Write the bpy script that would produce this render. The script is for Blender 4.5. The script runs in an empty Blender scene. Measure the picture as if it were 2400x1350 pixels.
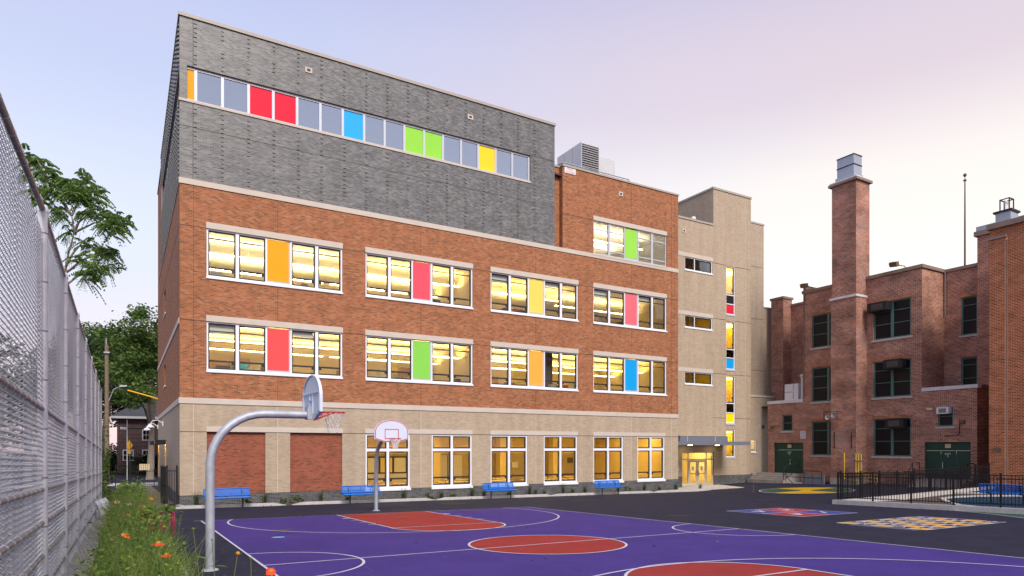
import bpy, bmesh, math, random
import numpy as np
from mathutils import Vector, Matrix

random.seed(7)
rng = np.random.default_rng(11)
R = math.radians
scene = bpy.context.scene
COL = scene.collection

# ---------------------------------------------------------------- camera
# world frame: x runs along the school facade, y runs away from the yard into it, z up.
CAM_Z = 2.72
LOOK = R(59.6142)                     # angle from the optical axis round to +x
AX = (math.cos(LOOK), math.sin(LOOK))     # optical axis on the ground
RX = (math.sin(LOOK), -math.cos(LOOK))    # camera right on the ground
F_PX, C_PX, H_PX = 1548.0, 1200.0, 1047.5
cam_d = bpy.data.cameras.new("camera")
cam = bpy.data.objects.new("camera", cam_d)
COL.objects.link(cam)
cam.location = (0, 0, CAM_Z)
cam.rotation_euler = (R(90), 0, -math.atan2(AX[0], AX[1]))
cam_d.sensor_width = 36.0
cam_d.lens = F_PX / 2400 * 36.0
cam_d.shift_y = (H_PX - 675.0) / 2400.0
cam_d.clip_start = 0.05
cam_d.clip_end = 2000
scene.camera = cam

# ---------------------------------------------------------------- world, sun, exposure
SUN_DIR = Vector((-0.12, -1.0, 0)).normalized()
SUN_EL = R(43)
world = bpy.data.worlds.new("World")
scene.world = world
world.use_nodes = True
wn, wl = world.node_tree.nodes, world.node_tree.links
wn.clear()
w_out = wn.new("ShaderNodeOutputWorld")
w_add = wn.new("ShaderNodeAddShader")
w_bg1 = wn.new("ShaderNodeBackground"); w_bg1.inputs[1].default_value = 0.05
w_bg2 = wn.new("ShaderNodeBackground"); w_bg2.inputs[1].default_value = 1.06
w_sky = wn.new("ShaderNodeTexSky"); w_sky.sky_type = 'NISHITA'; w_sky.sun_disc = False; w_sky.dust_density = 0.3; w_sky.air_density = 1.0
w_sky.sun_elevation = R(3); w_sky.sun_rotation = math.atan2(SUN_DIR.x, SUN_DIR.y)
wl.new(w_sky.outputs[0], w_bg1.inputs[0])
w_tc = wn.new("ShaderNodeTexCoord")
w_sep = wn.new("ShaderNodeSeparateXYZ"); wl.new(w_tc.outputs['Generated'], w_sep.inputs[0])

def srgb(r, g, b):
    def c(v):
        v /= 255.0
        return v / 12.92 if v <= 0.04045 else ((v + 0.055) / 1.055) ** 2.4
    return (c(r), c(g), c(b), 1.0)

def ramp(tree, stops, interp='LINEAR'):
    n = tree.nodes.new("ShaderNodeValToRGB")
    cr = n.color_ramp
    cr.interpolation = interp
    while len(cr.elements) < len(stops):
        cr.elements.new(0.5)
    for e, (p, c) in zip(cr.elements, stops):
        e.position = p
        e.color = c
    return n

# dusk sky: lavender away from the afterglow, pale pink and cream towards it (+x)
r_cool = ramp(world.node_tree, [(0.0, srgb(236, 214, 226)), (0.10, srgb(229, 218, 236)), (0.28, srgb(214, 221, 246)),
                                (0.50, srgb(190, 198, 233)), (0.58, srgb(180, 188, 228)), (1.0, srgb(120, 138, 200))], 'EASE')
r_warm = ramp(world.node_tree, [(0.0, srgb(255, 250, 238)), (0.22, srgb(253, 249, 240)), (0.32, srgb(247, 239, 234)),
                                (0.46, srgb(220, 204, 215)), (0.62, srgb(190, 184, 216)), (1.0, srgb(125, 140, 200))], 'EASE')
wl.new(w_sep.outputs['Z'], r_cool.inputs[0]); wl.new(w_sep.outputs['Z'], r_warm.inputs[0])
w_flat = wn.new("ShaderNodeVectorMath"); w_flat.operation = 'MULTIPLY'; w_flat.inputs[1].default_value = (1, 1, 0)
wl.new(w_tc.outputs['Generated'], w_flat.inputs[0])
w_nrm = wn.new("ShaderNodeVectorMath"); w_nrm.operation = 'NORMALIZE'; wl.new(w_flat.outputs[0], w_nrm.inputs[0])
w_dot = wn.new("ShaderNodeVectorMath"); w_dot.operation = 'DOT_PRODUCT'; w_dot.inputs[1].default_value = (0.97, 0.24, 0)
wl.new(w_nrm.outputs[0], w_dot.inputs[0])
w_map = wn.new("ShaderNodeMapRange"); w_map.interpolation_type = 'SMOOTHSTEP'
w_map.inputs['From Min'].default_value = 0.30; w_map.inputs['From Max'].default_value = 0.95
wl.new(w_dot.outputs['Value'], w_map.inputs['Value'])
w_noise = wn.new("ShaderNodeTexNoise"); w_noise.inputs['Scale'].default_value = 2.2; w_noise.inputs['Detail'].default_value = 3
w_sc = wn.new("ShaderNodeVectorMath"); w_sc.operation = 'MULTIPLY'; w_sc.inputs[1].default_value = (1, 1, 2.6)
wl.new(w_tc.outputs['Generated'], w_sc.inputs[0]); wl.new(w_sc.outputs[0], w_noise.inputs['Vector'])
w_m1 = wn.new("ShaderNodeMath"); w_m1.operation = 'MULTIPLY_ADD'; w_m1.inputs[1].default_value = 0.56; w_m1.inputs[2].default_value = -0.28
wl.new(w_noise.outputs['Fac'], w_m1.inputs[0])
w_m2 = wn.new("ShaderNodeMath"); w_m2.operation = 'ADD'; w_m2.use_clamp = True
wl.new(w_map.outputs[0], w_m2.inputs[0]); wl.new(w_m1.outputs[0], w_m2.inputs[1])
w_mix = wn.new("ShaderNodeMixRGB")
wl.new(w_m2.outputs[0], w_mix.inputs[0]); wl.new(r_cool.outputs[0], w_mix.inputs[1]); wl.new(r_warm.outputs[0], w_mix.inputs[2])
wl.new(w_mix.outputs[0], w_bg2.inputs[0])
wl.new(w_bg1.outputs[0], w_add.inputs[0]); wl.new(w_bg2.outputs[0], w_add.inputs[1]); wl.new(w_add.outputs[0], w_out.inputs[0])

sun_d = bpy.data.lights.new("sun", 'SUN')
sun_d.energy = 4.0
sun_d.angle = R(22)
sun_d.color = (1.0, 0.90, 0.80)
sun = bpy.data.objects.new("sun", sun_d)
COL.objects.link(sun)
sun.rotation_euler = (-(SUN_DIR * math.cos(SUN_EL) + Vector((0, 0, math.sin(SUN_EL))))).to_track_quat('-Z', 'Y').to_euler()

vs = scene.view_settings
vs.view_transform = 'Standard'; vs.look = 'None'; vs.exposure = 0.0; vs.gamma = 1.0; vs.use_curve_mapping = False
cy = scene.cycles
cy.max_bounces = 7; cy.diffuse_bounces = 4; cy.glossy_bounces = 3; cy.transmission_bounces = 4; cy.transparent_max_bounces = 24
cy.caustics_reflective = False; cy.caustics_refractive = False; cy.sample_clamp_indirect = 3.0
cy.use_denoising = True

# ---------------------------------------------------------------- survey: where things stand
def G(x, y):
    """height of the yard: it falls gently away from the camera and rises again to the old building"""
    x = min(max(x, -40), 60); y = min(max(y, -20), 75)
    X = x * RX[0] + y * RX[1]; D = x * AX[0] + y * AX[1]
    return CAM_Z - 1.9 - 0.0257 * D + 0.0041 * X + 0.45 * min(max((x - 33) / 12, 0), 1)

def ray(px, py):
    a = (px - C_PX) / F_PX
    return (a * RX[0] + AX[0], a * RX[1] + AX[1], -(py - H_PX) / F_PX)

def on_x(px, py, x0):
    r = ray(px, py); t = x0 / r[0]
    return (x0, r[1] * t, CAM_Z + r[2] * t)

def on_y(px, py, y0):
    r = ray(px, py); t = y0 / r[1]
    return (r[0] * t, y0, CAM_Z + r[2] * t)

def at(px, py, d):
    r = ray(px, py)
    return Vector((r[0] * d, r[1] * d, CAM_Z + r[2] * d))

# ---------------------------------------------------------------- materials
MATS = {}

def new_mat(name):
    m = bpy.data.materials.new(name)
    m.use_nodes = True
    MATS[name] = m
    return m, m.node_tree, m.node_tree.nodes["Principled BSDF"]

def tex_vec(t, uv=True, scale=None):
    n = t.nodes.new("ShaderNodeTexCoord")
    out = n.outputs['UV' if uv else 'Object']
    if scale:
        mp = t.nodes.new("ShaderNodeMapping"); mp.inputs['Scale'].default_value = scale
        t.links.new(out, mp.inputs[0]); out = mp.outputs[0]
    return out

def mul(t, a, b, fac=1.0, mode='MULTIPLY'):
    n = t.nodes.new("ShaderNodeMixRGB"); n.blend_type = mode
    if isinstance(fac, (int, float)): n.inputs[0].default_value = fac
    else: t.links.new(fac, n.inputs[0])
    for s, v in ((1, a), (2, b)):
        if hasattr(v, 'is_output'): t.links.new(v, n.inputs[s])
        else: n.inputs[s].default_value = v
    return n.outputs[0]

def plain(name, col, rough=0.6, var=0.10, scale=3.0, bump=0.0, metal=0.0, spec=0.4, uv=True, stretch=None):
    m, t, b = new_mat(name)
    nz = t.nodes.new("ShaderNodeTexNoise"); nz.inputs['Scale'].default_value = scale; nz.inputs['Detail'].default_value = 6
    nz.inputs['Roughness'].default_value = 0.62
    t.links.new(tex_vec(t, uv, stretch), nz.inputs['Vector'])
    rp = ramp(t, [(0.28, (1 - var,) * 3 + (1,)), (0.72, (1 + var,) * 3 + (1,))])
    t.links.new(nz.outputs['Fac'], rp.inputs[0])
    t.links.new(mul(t, tuple(col[:3]) + (1,), rp.outputs[0]), b.inputs['Base Color'])
    b.inputs['Roughness'].default_value = rough
    b.inputs['Metallic'].default_value = metal
    b.inputs['Specular IOR Level'].default_value = spec
    if bump:
        bp = t.nodes.new("ShaderNodeBump"); bp.inputs['Strength'].default_value = bump; bp.inputs['Distance'].default_value = 0.02
        t.links.new(nz.outputs['Fac'], bp.inputs['Height']); t.links.new(bp.outputs[0], b.inputs['Normal'])
    return m

def emit(name, col, strength):
    m = bpy.data.materials.new(name); m.use_nodes = True
    t = m.node_tree; t.nodes.clear()
    o = t.nodes.new("ShaderNodeOutputMaterial"); e = t.nodes.new("ShaderNodeEmission")
    e.inputs[0].default_value = tuple(col[:3]) + (1,); e.inputs[1].default_value = strength
    t.links.new(e.outputs[0], o.inputs[0]); MATS[name] = m
    return m

def glass(name, tint, refl, rough=0.02, wob=0.0):
    m = bpy.data.materials.new(name); m.use_nodes = True
    t = m.node_tree; t.nodes.clear()
    o = t.nodes.new("ShaderNodeOutputMaterial"); mx = t.nodes.new("ShaderNodeMixShader")
    tr = t.nodes.new("ShaderNodeBsdfTransparent"); gl = t.nodes.new("ShaderNodeBsdfGlossy")
    tr.inputs[0].default_value = tuple(tint) + (1,); gl.inputs['Roughness'].default_value = rough
    lw = t.nodes.new("ShaderNodeLayerWeight"); lw.inputs[0].default_value = 0.25
    ma = t.nodes.new("ShaderNodeMath"); ma.operation = 'MULTIPLY_ADD'; ma.inputs[1].default_value = 0.45; ma.inputs[2].default_value = refl
    t.links.new(lw.outputs['Fresnel'], ma.inputs[0]); ma.use_clamp = True
    t.links.new(ma.outputs[0], mx.inputs[0]); t.links.new(tr.outputs[0], mx.inputs[1]); t.links.new(gl.outputs[0], mx.inputs[2])
    if wob:
        nz = t.nodes.new("ShaderNodeTexNoise"); nz.inputs['Scale'].default_value = 1.3; nz.inputs['Detail'].default_value = 1
        t.links.new(tex_vec(t), nz.inputs['Vector'])
        bp = t.nodes.new("ShaderNodeBump"); bp.inputs['Strength'].default_value = wob; bp.inputs['Distance'].default_value = 0.05
        t.links.new(nz.outputs['Fac'], bp.inputs['Height']); t.links.new(bp.outputs[0], gl.inputs['Normal'])
    t.links.new(mx.outputs[0], o.inputs[0]); MATS[name] = m
    return m

def brick(name, cols, mortar, bw=0.203, bh=0.0677, joint=0.010, mott=0.18, mscale=0.55, freq=0.5, stain=None, squash=1.0, rough=0.85, spec=0.25):
    """cols: ramp stops of brick colours picked at random brick by brick"""
    m, t, b = new_mat(name)
    v = tex_vec(t)
    br = t.nodes.new("ShaderNodeTexBrick")
    br.offset = 0.5; br.squash = squash; br.squash_frequency = 2
    br.inputs['Color1'].default_value = (0, 0, 0, 1); br.inputs['Color2'].default_value = (1, 1, 1, 1)
    br.inputs['Mortar'].default_value = (0.5, 0.5, 0.5, 1); br.inputs['Scale'].default_value = 1.0
    br.inputs['Mortar Size'].default_value = joint; br.inputs['Mortar Smooth'].default_value = 0.15; br.inputs['Bias'].default_value = 0
    br.inputs['Brick Width'].default_value = bw; br.inputs['Row Height'].default_value = bh
    t.links.new(v, br.inputs['Vector'])
    nz = t.nodes.new("ShaderNodeTexNoise"); nz.inputs['Scale'].default_value = mscale; nz.inputs['Detail'].default_value = 7
    nz.inputs['Roughness'].default_value = 0.65
    mp = t.nodes.new("ShaderNodeMapping"); mp.inputs['Scale'].default_value = (1.0, 1.9, 1)
    t.links.new(v, mp.inputs[0]); t.links.new(mp.outputs[0], nz.inputs['Vector'])
    # clusters of darker bricks: the brick's own random value is pushed by a slow noise
    sh = t.nodes.new("ShaderNodeMath"); sh.operation = 'MULTIPLY_ADD'; sh.inputs[1].default_value = freq; sh.inputs[2].default_value = -freq * 0.5
    t.links.new(nz.outputs['Fac'], sh.inputs[0])
    ad = t.nodes.new("ShaderNodeMath"); ad.operation = 'ADD'; ad.use_clamp = True
    t.links.new(br.outputs['Color'], ad.inputs[0]); t.links.new(sh.outputs[0], ad.inputs[1])
    rp = ramp(t, [(p, tuple(c) + (1,)) for p, c in cols])
    t.links.new(ad.outputs[0], rp.inputs[0])
    c = mul(t, rp.outputs[0], tuple(mortar) + (1,), br.outputs['Fac'], 'MIX')
    r2 = ramp(t, [(0.30, (1 - mott,) * 3 + (1,)), (0.70, (1 + mott,) * 3 + (1,))])
    n2 = t.nodes.new("ShaderNodeTexNoise"); n2.inputs['Scale'].default_value = mscale * 2.3; n2.inputs['Detail'].default_value = 8
    t.links.new(mp.outputs[0], n2.inputs['Vector']); t.links.new(n2.outputs['Fac'], r2.inputs[0])
    c = mul(t, c, r2.outputs[0])
    # rain streaks running down the face
    n4 = t.nodes.new("ShaderNodeTexNoise"); n4.inputs['Scale'].default_value = 1.0; n4.inputs['Detail'].default_value = 5
    m4 = t.nodes.new("ShaderNodeMapping"); m4.inputs['Scale'].default_value = (2.2, 0.16, 1); t.links.new(v, m4.inputs[0]); t.links.new(m4.outputs[0], n4.inputs['Vector'])
    r4 = ramp(t, [(0.34, (0.93, 0.925, 0.92, 1)), (0.60, (1.03, 1.03, 1.03, 1))]); t.links.new(n4.outputs['Fac'], r4.inputs[0])
    c = mul(t, c, r4.outputs[0])
    if stain:      # pale salts and soot streaks
        n3 = t.nodes.new("ShaderNodeTexNoise"); n3.inputs['Scale'].default_value = 0.45; n3.inputs['Detail'].default_value = 6
        t.links.new(v, n3.inputs['Vector'])
        r3 = ramp(t, [(0.52, (0, 0, 0, 1)), (0.78, (1, 1, 1, 1))]); t.links.new(n3.outputs['Fac'], r3.inputs[0])
        f = t.nodes.new("ShaderNodeMath"); f.operation = 'MULTIPLY'; f.inputs[1].default_value = stain[1]
        t.links.new(r3.outputs[0], f.inputs[0])
        c = mul(t, c, tuple(stain[0]) + (1,), f.outputs[0], 'MIX')
    t.links.new(c, b.inputs['Base Color'])
    b.inputs['Roughness'].default_value = rough; b.inputs['Specular IOR Level'].default_value = spec
    return m

def leaf(name, dark, mid, light, rough=0.6, trans=0.35):
    m = bpy.data.materials.new(name); m.use_nodes = True
    t = m.node_tree; t.nodes.clear()
    o = t.nodes.new("ShaderNodeOutputMaterial"); mx = t.nodes.new("ShaderNodeMixShader"); mx.inputs[0].default_value = trans
    d = t.nodes.new("ShaderNodeBsdfPrincipled"); d.inputs['Roughness'].default_value = rough; d.inputs['Specular IOR Level'].default_value = 0.3
    tl = t.nodes.new("ShaderNodeBsdfTranslucent")
    g = t.nodes.new("ShaderNodeNewGeometry")
    rp = ramp(t, [(0.0, tuple(dark) + (1,)), (0.55, tuple(mid) + (1,)), (1.0, tuple(light) + (1,))])
    t.links.new(g.outputs['Random Per Island'], rp.inputs[0])
    t.links.new(rp.outputs[0], d.inputs['Base Color']); t.links.new(rp.outputs[0], tl.inputs[0])
    t.links.new(d.outputs[0], mx.inputs[1]); t.links.new(tl.outputs[0], mx.inputs[2]); t.links.new(mx.outputs[0], o.inputs[0])
    MATS[name] = m
    return m

brick('red_brick', [(0.0, (0.15, 0.066, 0.036)), (0.12, (0.230, 0.085, 0.038)), (0.5, (0.350, 0.114, 0.046)), (0.8, (0.395, 0.138, 0.058)), (1.0, (0.40, 0.195, 0.105))],
      (0.35, 0.195, 0.112), mott=0.09, freq=0.45)
brick('infill_brick', [(0.0, (0.15, 0.046, 0.028)), (0.3, (0.27, 0.068, 0.040)), (1.0, (0.34, 0.095, 0.052))], (0.27, 0.125, 0.080), mott=0.08)
brick('grey_brick', [(0.0, (0.050, 0.053, 0.058)), (0.35, (0.094, 0.099, 0.107)), (0.7, (0.130, 0.137, 0.148)), (1.0, (0.20, 0.195, 0.18))],
      (0.185, 0.180, 0.165), mott=0.17, freq=0.5, rough=0.42, spec=0.55, mscale=0.45)
brick('beige_brick', [(0.0, (0.37, 0.292, 0.208)), (0.5, (0.42, 0.335, 0.243)), (1.0, (0.465, 0.378, 0.280))], (0.445, 0.365, 0.275), mott=0.035, freq=0.3)
brick('dark_plinth_brick', [(0.0, (0.030, 0.034, 0.042)), (0.5, (0.060, 0.068, 0.082)), (1.0, (0.105, 0.108, 0.115))], (0.20, 0.19, 0.18), mott=0.15)
brick('old_brick', [(0.0, (0.080, 0.030, 0.024)), (0.30, (0.215, 0.062, 0.042)), (0.7, (0.34, 0.104, 0.066)), (1.0, (0.40, 0.165, 0.112))],
      (0.52, 0.34, 0.25), bw=0.235, bh=0.085, joint=0.017, mott=0.28, freq=0.9, mscale=0.35, stain=((0.34, 0.22, 0.20), 0.22))
brick('chimney_brick', [(0.0, (0.065, 0.024, 0.018)), (0.30, (0.19, 0.054, 0.036)), (0.7, (0.30, 0.088, 0.056)), (1.0, (0.36, 0.150, 0.105))],
      (0.44, 0.29, 0.22), bw=0.235, bh=0.085, joint=0.017, mott=0.42, freq=1.0, mscale=0.22, stain=((0.42, 0.32, 0.32), 0.40))
brick('old_brick_orange', [(0.0, (0.11, 0.030, 0.016)), (0.3, (0.27, 0.062, 0.028)), (1.0, (0.37, 0.105, 0.048))],
      (0.55, 0.29, 0.16), bw=0.235, bh=0.085, joint=0.015, mott=0.20, freq=0.7)
brick('house_brick', [(0.0, (0.03, 0.013, 0.013)), (1.0, (0.06, 0.024, 0.023))], (0.15, 0.11, 0.11), bw=0.5, bh=0.18, joint=0.03, mott=0.15)
plain('limestone', (0.56, 0.50, 0.43), 0.8, 0.07, 1.4, 0.05)
plain('metal_coping', (0.40, 0.36, 0.31), 0.5, 0.06, 2.0)
plain('joint_sealant', (0.045, 0.040, 0.038), 0.7, 0.05)
plain('joint_pale', (0.60, 0.53, 0.44), 0.7, 0.05)
plain('joint_red', (0.20, 0.055, 0.030), 0.7, 0.05)
plain('white_frame', (0.80, 0.82, 0.86), 0.4, 0.03, 1.0)
plain('silver_frame', (0.55, 0.57, 0.62), 0.4, 0.04, 1.0, metal=0.2)
plain('dark_sash', (0.022, 0.022, 0.024), 0.5, 0.1)
for nm, c in dict(orange=(0.92, 0.37, 0.012), red=(0.74, 0.022, 0.052), coral=(0.82, 0.085, 0.085), rose=(0.84, 0.090, 0.130), pink=(0.78, 0.150, 0.190), lime=(0.30, 0.70, 0.075),
                  green=(0.24, 0.64, 0.085), yellow=(0.92, 0.66, 0.030), pale_yellow=(0.84, 0.66, 0.120), light_orange=(0.84, 0.42, 0.070),
                  sky_blue=(0.035, 0.42, 0.84), blue=(0.010, 0.36, 0.80), lemon=(0.92, 0.80, 0.010), scarlet=(0.66, 0.025, 0.050)).items():
    plain('panel_' + nm, c, 0.22, 0.035, 0.9, spec=0.22)
glass('clear_glass', (0.95, 0.97, 0.96), 0.03, 0.0, 0.0)
glass('mirror_glass', (0.72, 0.72, 0.78), 0.60, 0.0, 0.0)
glass('dark_glass', (0.10, 0.11, 0.14), 0.02, 0.05, 0.05)
plain('room_wall', (0.80, 0.68, 0.46), 0.9, 0.02)
plain('room_ceiling', (0.84, 0.78, 0.62), 0.9, 0.02)
plain('room_floor', (0.30, 0.25, 0.18), 0.6, 0.05)
plain('cafe_wall', (0.74, 0.56, 0.22), 0.9, 0.03)
plain('cafe_tile', (0.42, 0.33, 0.16), 0.6, 0.06)
plain('stair_wall', (0.80, 0.58, 0.060), 0.9, 0.03)
plain('dark_room', (0.10, 0.105, 0.12), 0.9, 0.15)
plain('wood_furniture', (0.42, 0.24, 0.09), 0.5, 0.2)
plain('table_top', (0.72, 0.55, 0.26), 0.35, 0.05)
plain('dark_furniture', (0.08, 0.075, 0.07), 0.6, 0.2)
plain('board_white', (0.70, 0.68, 0.60), 0.5, 0.03)
plain('asphalt', (0.0225, 0.0235, 0.0410), 0.8, 0.24, 1.2, 0.0, spec=0.12)
plain('road_asphalt', (0.05, 0.05, 0.055), 0.85, 0.2, 1.0)
plain('alley_paving', (0.13, 0.105, 0.075), 0.85, 0.25, 0.8)
plain('concrete', (0.46, 0.43, 0.40), 0.85, 0.14, 2.5, 0.06)
plain('kerb_concrete', (0.50, 0.48, 0.46), 0.85, 0.14, 3.0, 0.06)
plain('strip_concrete', (0.36, 0.33, 0.30), 0.9, 0.22, 1.6, 0.08)
plain('soil', (0.075, 0.055, 0.040), 0.95, 0.45, 9.0, 0.4)
plain('mulch', (0.10, 0.075, 0.060), 0.95, 0.5, 12.0, 0.5)
plain('steel_galv', (0.40, 0.43, 0.48), 0.55, 0.22, 4.0, metal=0.35)
plain('fence_steel', (0.70, 0.70, 0.72), 0.5, 0.16, 6.0, metal=0.3)
plain('rail_steel', (0.33, 0.31, 0.30), 0.5, 0.18, 7.0, metal=0.55)
plain('mesh_wire', (0.74, 0.74, 0.76), 0.5, 0.12, 4.0, metal=0.15)
plain('black_iron', (0.010, 0.010, 0.012), 0.45, 0.2)
plain('bench_blue', (0.004, 0.150, 0.58), 0.35, 0.05, 2.0)
plain('leg_green', (0.006, 0.020, 0.016), 0.5, 0.1)
plain('board_paint', (0.60, 0.67, 0.80), 0.4, 0.04, 2.0)
plain('hoop_red', (0.55, 0.035, 0.040), 0.4, 0.05)
plain('net_white', (0.72, 0.70, 0.70), 0.8, 0.05)
plain('green_steel', (0.008, 0.050, 0.036), 0.45, 0.12)
plain('green_frame', (0.075, 0.165, 0.145), 0.5, 0.12)
plain('old_glass', (0.006, 0.007, 0.011), 0.32, 0.3, 1.0, spec=0.25)
plain('old_stone', (0.50, 0.44, 0.42), 0.85, 0.12, 3.0)
plain('old_stone_brown', (0.26, 0.19, 0.155), 0.85, 0.15, 3.0)
plain('white_stone', (0.66, 0.64, 0.66), 0.8, 0.10, 3.0)
plain('zinc', (0.36, 0.40, 0.47), 0.45, 0.08, 2.0, metal=0.3)
plain('hvac_metal', (0.58, 0.59, 0.61), 0.5, 0.05, 2.0, metal=0.15)
plain('hvac_white', (0.74, 0.73, 0.76), 0.5, 0.05)
plain('louvre_dark', (0.05, 0.05, 0.055), 0.6, 0.1)
plain('black_box', (0.012, 0.012, 0.014), 0.6, 0.2)
plain('brown_metal', (0.16, 0.10, 0.055), 0.6, 0.25)
plain('rust', (0.07, 0.030, 0.022), 0.8, 0.3)
plain('yellow_pipe', (0.72, 0.50, 0.020), 0.4, 0.06)
plain('canopy_metal', (0.20, 0.22, 0.28), 0.4, 0.05, metal=0.2)
plain('door_metal', (0.62, 0.57, 0.50), 0.4, 0.04, metal=0.2)
plain('sign_white', (0.74, 0.72, 0.74), 0.5, 0.03)
plain('sign_cream', (0.66, 0.56, 0.36), 0.5, 0.04)
plain('sign_text_red', (0.55, 0.24, 0.26), 0.5, 0.02)
plain('sign_text_grey', (0.22, 0.21, 0.22), 0.5, 0.02)
plain('sign_yellow', (0.80, 0.42, 0.020), 0.5, 0.05)
plain('line_white', (0.55, 0.55, 0.60), 0.6, 0.06, 4.0)
plain('bark', (0.16, 0.125, 0.095), 0.9, 0.3, 6.0, 0.4)
plain('bark_pale', (0.24, 0.20, 0.16), 0.9, 0.3, 6.0, 0.4)
plain('pole_wood', (0.20, 0.15, 0.10), 0.9, 0.25, 4.0, 0.2)
plain('slate', (0.060, 0.064, 0.075), 0.7, 0.25, 3.0)
plain('trim_white', (0.48, 0.48, 0.50), 0.6, 0.05)
plain('siding', (0.52, 0.54, 0.57), 0.7, 0.05)
plain('flower_red', (0.82, 0.050, 0.010), 0.5, 0.15, 20)
plain('flower_orange', (0.85, 0.20, 0.010), 0.5, 0.15, 20)
plain('flower_core', (0.50, 0.24, 0.02), 0.7, 0.3, 30)
plain('flower_magenta', (0.26, 0.012, 0.070), 0.7, 0.3, 20)
plain('flower_pale', (0.50, 0.33, 0.30), 0.7, 0.2, 20)
leaf('leaf_ailanthus', (0.050, 0.115, 0.032), (0.16, 0.29, 0.070), (0.33, 0.44, 0.12), trans=0.5)
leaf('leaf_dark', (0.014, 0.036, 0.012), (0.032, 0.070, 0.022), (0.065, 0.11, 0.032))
leaf('leaf_street', (0.034, 0.085, 0.020), (0.095, 0.170, 0.036), (0.19, 0.26, 0.058))
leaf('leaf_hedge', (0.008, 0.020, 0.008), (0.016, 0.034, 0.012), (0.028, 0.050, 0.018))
leaf('blade_green', (0.055, 0.105, 0.016), (0.215, 0.32, 0.038), (0.52, 0.52, 0.13), trans=0.5)
leaf('leaf_weed', (0.045, 0.115, 0.020), (0.15, 0.29, 0.038), (0.33, 0.45, 0.07), trans=0.45)
leaf('stem_green', (0.10, 0.15, 0.040), (0.14, 0.20, 0.050), (0.20, 0.25, 0.08))
leaf('leaf_fallen', (0.06, 0.03, 0.012), (0.14, 0.08, 0.02), (0.22, 0.16, 0.03))
leaf('blade_bed', (0.020, 0.050, 0.018), (0.045, 0.085, 0.026), (0.10, 0.13, 0.045))
# sports paint
def paint(name, col, var=0.17):
    m, t, b = new_mat(name)
    nz = t.nodes.new("ShaderNodeTexNoise"); nz.inputs['Scale'].default_value = 0.7; nz.inputs['Detail'].default_value = 9; nz.inputs['Roughness'].default_value = 0.7
    t.links.new(tex_vec(t), nz.inputs['Vector'])
    rp = ramp(t, [(0.3, (1 - var,) * 3 + (1,)), (0.7, (1 + var,) * 3 + (1,))]); t.links.new(nz.outputs['Fac'], rp.inputs[0])
    n2 = t.nodes.new("ShaderNodeTexNoise"); n2.inputs['Scale'].default_value = 60; n2.inputs['Detail'].default_value = 2
    t.links.new(tex_vec(t), n2.inputs['Vector'])
    r2 = ramp(t, [(0.3, (0.88,) * 3 + (1,)), (0.7, (1.12,) * 3 + (1,))]); t.links.new(n2.outputs['Fac'], r2.inputs[0])
    t.links.new(mul(t, mul(t, tuple(col) + (1,), rp.outputs[0]), r2.outputs[0]), b.inputs['Base Color'])
    b.inputs['Roughness'].default_value = 0.7; b.inputs['Specular IOR Level'].default_value = 0.15
    return m
plain('patch_asphalt', (0.010, 0.010, 0.016), 0.8, 0.2, 2.0)
plain('scuff_dark', (0.030, 0.022, 0.060), 0.7, 0.2)
plain('scuff_pale', (0.13, 0.11, 0.22), 0.7, 0.2)
paint('paint_purple', (0.052, 0.029, 0.185))
paint('paint_red', (0.29, 0.030, 0.026))
paint('paint_blue', (0.051, 0.061, 0.245))
paint('paint_grid_red', (0.354, 0.037, 0.048))
paint('paint_green', (0.031, 0.078, 0.051))
paint('paint_yellow', (0.490, 0.286, 0.007))
paint('paint_peach', (0.62, 0.43, 0.27))
paint('paint_amber', (0.62, 0.33, 0.03))
paint('paint_faded', (0.109, 0.095, 0.122))
paint('rubber_blue', (0.014, 0.045, 0.080))
paint('rubber_teal', (0.018, 0.045, 0.038))
emit('lamp_warm', (1.0, 0.69, 0.25), 82.0)
emit('lamp_cream', (1.0, 0.80, 0.40), 78.0)
emit('lamp_gold', (1.0, 0.66, 0.18), 78.0)
emit('lamp_hood', (1.0, 0.58, 0.10), 110.0)
emit('lamp_pale', (1.0, 0.84, 0.60), 60.0)
emit('lamp_soft', (1.0, 0.72, 0.32), 8.0)
emit('lamp_amber', (1.0, 0.64, 0.19), 54.0)
emit('lamp_stair', (1.0, 0.72, 0.22), 9.0)
emit('lamp_spot', (1.0, 0.80, 0.45), 30.0)
emit('lamp_lobby', (1.0, 0.77, 0.37), 24.0)
emit('exit_glow', (1.0, 0.20, 0.02), 2.2)

# ---------------------------------------------------------------- mesh helpers
ORG = {}

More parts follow.
